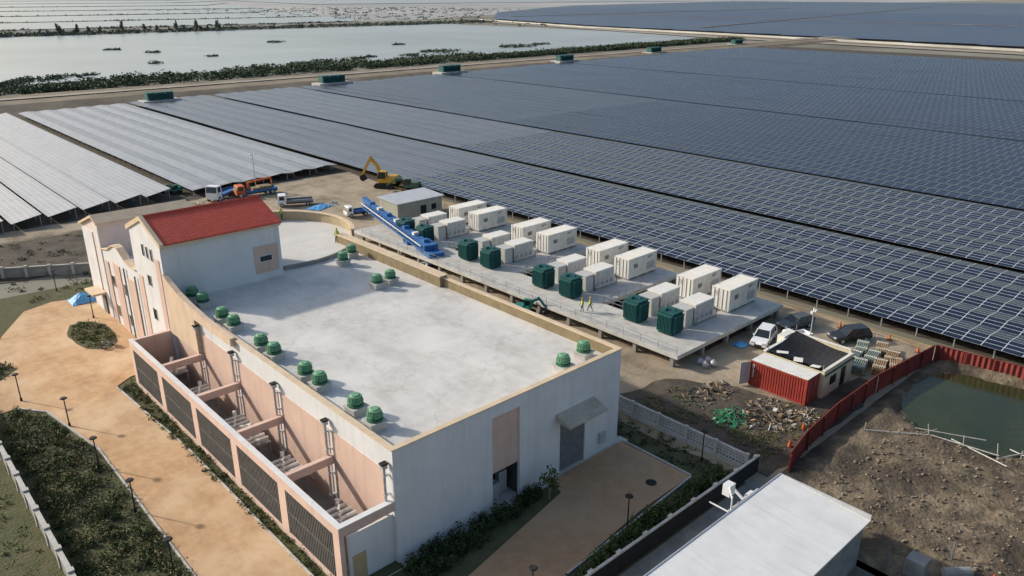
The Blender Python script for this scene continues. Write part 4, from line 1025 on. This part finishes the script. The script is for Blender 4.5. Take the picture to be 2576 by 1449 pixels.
leaves('soil_weeds',scatter([(5,108),(24,110),(50,118),(50,140),(5,140)],200,1.0,.4,24),[leafd,leafm,leafb,leafl],.16,'patchy dry weeds on the dark soil','plants')
def bush(name,x,y,r,h,n,label,mats=(leafd,leafm,leafl),leaf=.12,z=0):
    e=thing(name,label,'tree',(x,y,z),0)
    t=MB().cyl((0,0,0),(0,0,h*.55),.07,.04,6)
    for i in range(5):
        a=i*1.25;t.cyl((0,0,h*(.25+.06*i)),(r*.6*math.cos(a),r*.6*math.sin(a),h*(.55+.07*i)),.035,.015,5)
    t.obj('trunk',wood,e)
    cl=[(r*.55*math.cos(i*2.4)*random.uniform(.4,1.1),r*.55*math.sin(i*2.4)*random.uniform(.4,1.1),h*random.uniform(.45,.9),r*.45,h*.18,n//9) for i in range(9)]
    leaves('crown',cl,list(mats),leaf,'','',parent=e)
bush('small_tree',36.8,35.7,1.1,2.6,500,'small dark green tree beside the opening in the wall')
for (x,y,h) in ((11,70,1.6),(9,62,1.8),(10.4,57,1.3),(11.6,52,1.4),(9.3,75,1.5),(45.5,28.4,1.7),(34,28,1.6),(11.2,44,1.5)): bush('shrub',x,y,.7,h,220,'leafy green shrub in the planted strip')
bush('shrub',22.9,84,.7,1.5,200,'leafy green shrub at the foot of the tower')
cl=[]
for i in range(2200):
    x=-80+ (690)*random.random()
    nz=mnoise.noise(Vector((x*.018,0,0)))+.5*mnoise.noise(Vector((x*.07,3,0)))
    wd=(34 if x<160 else (30 if x<330 else 16))*(1+.55*nz)
    y=356+random.random()**1.3*wd+.03*max(0,x)
    cl.append((x,y,1.3+.5*nz,3.4,1.9*random.uniform(.5,1.2),26))
hz=mat('mangrove_leaf',(.06,.085,.045),(.04,.06,.035),.1,.9);hz2=mat('mangrove_leaf_light',(.09,.115,.06),(.07,.09,.05),.1,.9)
leaves('mangrove_belt',cl,[hz,hz,hz2],.7,'dark band of mangrove bushes between levee and lagoon','mangroves')
isl=[(86,414,11,7),(99,418,9,6),(74,404,8,4),(113,423,3,2),(190,560,5,3),(337,438,15,7),(300,422,7,3),(412,442,17,8),(443,449,8,3),(262,424,5,3),(240,413,20,9),(222,405,14,7),(275,429,4,2),(178,605,5,3),(305,612,7,3),(160,470,3,2),(205,500,3,2),(360,520,5,2)]
cl=[]
for x,y,rx,ry in isl:
    for i in range(int(rx*5)):
        a=random.uniform(0,6.28);r=math.sqrt(random.random())*(1+.5*mnoise.noise(Vector((a,x,0))));cl.append((x+rx*r*math.cos(a),y+ry*1.6*r*math.sin(a),.5,1.8*random.uniform(.4,1.3),1.3*random.uniform(.3,1.3),16))
leaves('mangrove_islands',cl,[hz,hz,hz2],.6,'small mangrove clumps standing in the lagoon','mangroves')
far1=mat('haze_painted_foliage',(.15,.175,.16),(.11,.13,.12),.05,.95)  # greyed, lightened leaf colour has the distance haze painted in
cl=[]
for i in range(1000): x=-150+random.random()*900;cl.append((x,848+random.random()*50+mnoise.noise(Vector((x*.01,5,0)))*14,1.2,5,2.6*random.uniform(.3,1.2),14))
leaves('far_tree_belt',cl,[far1,far1,hz2],1.4,'distant belt of scrub on the far shore','trees')
cl=[]
for i in range(900): x=500+random.random()*900;y=700+random.random()*1300;cl.append((x,y,1.0,6,2.0*random.random(),8))
cl=[c for c in cl if c[0]>670 and c[1]>lerpt(c[0],FT)+30]
for y0,y1,xa,xb,xc in FL[:5]:
    for i in range(150): x=-300+random.random()*(xb+300);cl.append((x,y0-12+random.uniform(-8,8),1,7,2.0*random.random(),8))
leaves('far_scrub',cl,[far1],1.8,'scattered distant scrub','scrub')
def tall(x,y,h):
    e=thing('tall_tree','tall slender tree on the far shore','tree',(x,y,0),0,'tall trees on the far shore')
    MB().cyl((0,0,0),(0,0,h),.35,.12,6).obj('trunk',wood,e)
    cl=[(random.uniform(-.8,.8),random.uniform(-.8,.8),h*(.3+.075*i),(2.4-.2*i),1.0,26) for i in range(10)]
    leaves('crown',cl,[far1,hz2],.7,'','',parent=e);return e
tt=tall(210,868,10)
for i in range(22):
    copy_thing(tt,(200+random.random()*170,862+random.random()*25,0),random.random()*6,None,(random.uniform(.7,1.2),)*2+(random.uniform(.45,1.1),))
# ---------------------------------------------------------------- light, world, camera
az=R(-30);el=R(26)
d=Vector((math.sin(az)*math.cos(el),math.cos(az)*math.cos(el),math.sin(el)))
sl=bpy.data.lights.new('sun','SUN');sl.energy=4.3;sl.angle=R(2.0);sl.color=(1,.92,.80)
so=bpy.data.objects.new('sun',sl);COL.objects.link(so);so.rotation_euler=d.to_track_quat('Z','Y').to_euler()
wd=bpy.data.worlds.new('World');scene.world=wd;wd.use_nodes=True;nt=wd.node_tree
sk=nt.nodes.new('ShaderNodeTexSky');sk.sky_type='NISHITA';sk.sun_disc=False;sk.sun_elevation=el;sk.sun_rotation=az;sk.air_density=1.3;sk.dust_density=3.5;sk.ozone_density=2.5
bg=nt.nodes['Background'];bg.inputs[1].default_value=.15;nt.links.new(sk.outputs[0],bg.inputs[0])
cam=bpy.data.cameras.new('camera');cam.sensor_width=36;cam.lens=27.39;cam.clip_end=60000;cam.clip_start=.5
co=bpy.data.objects.new('camera',cam);COL.objects.link(co);co.location=(0,0,37);co.rotation_euler=(R(69.3),0,R(-42.6));scene.camera=co
scene.view_settings.view_transform='Standard'
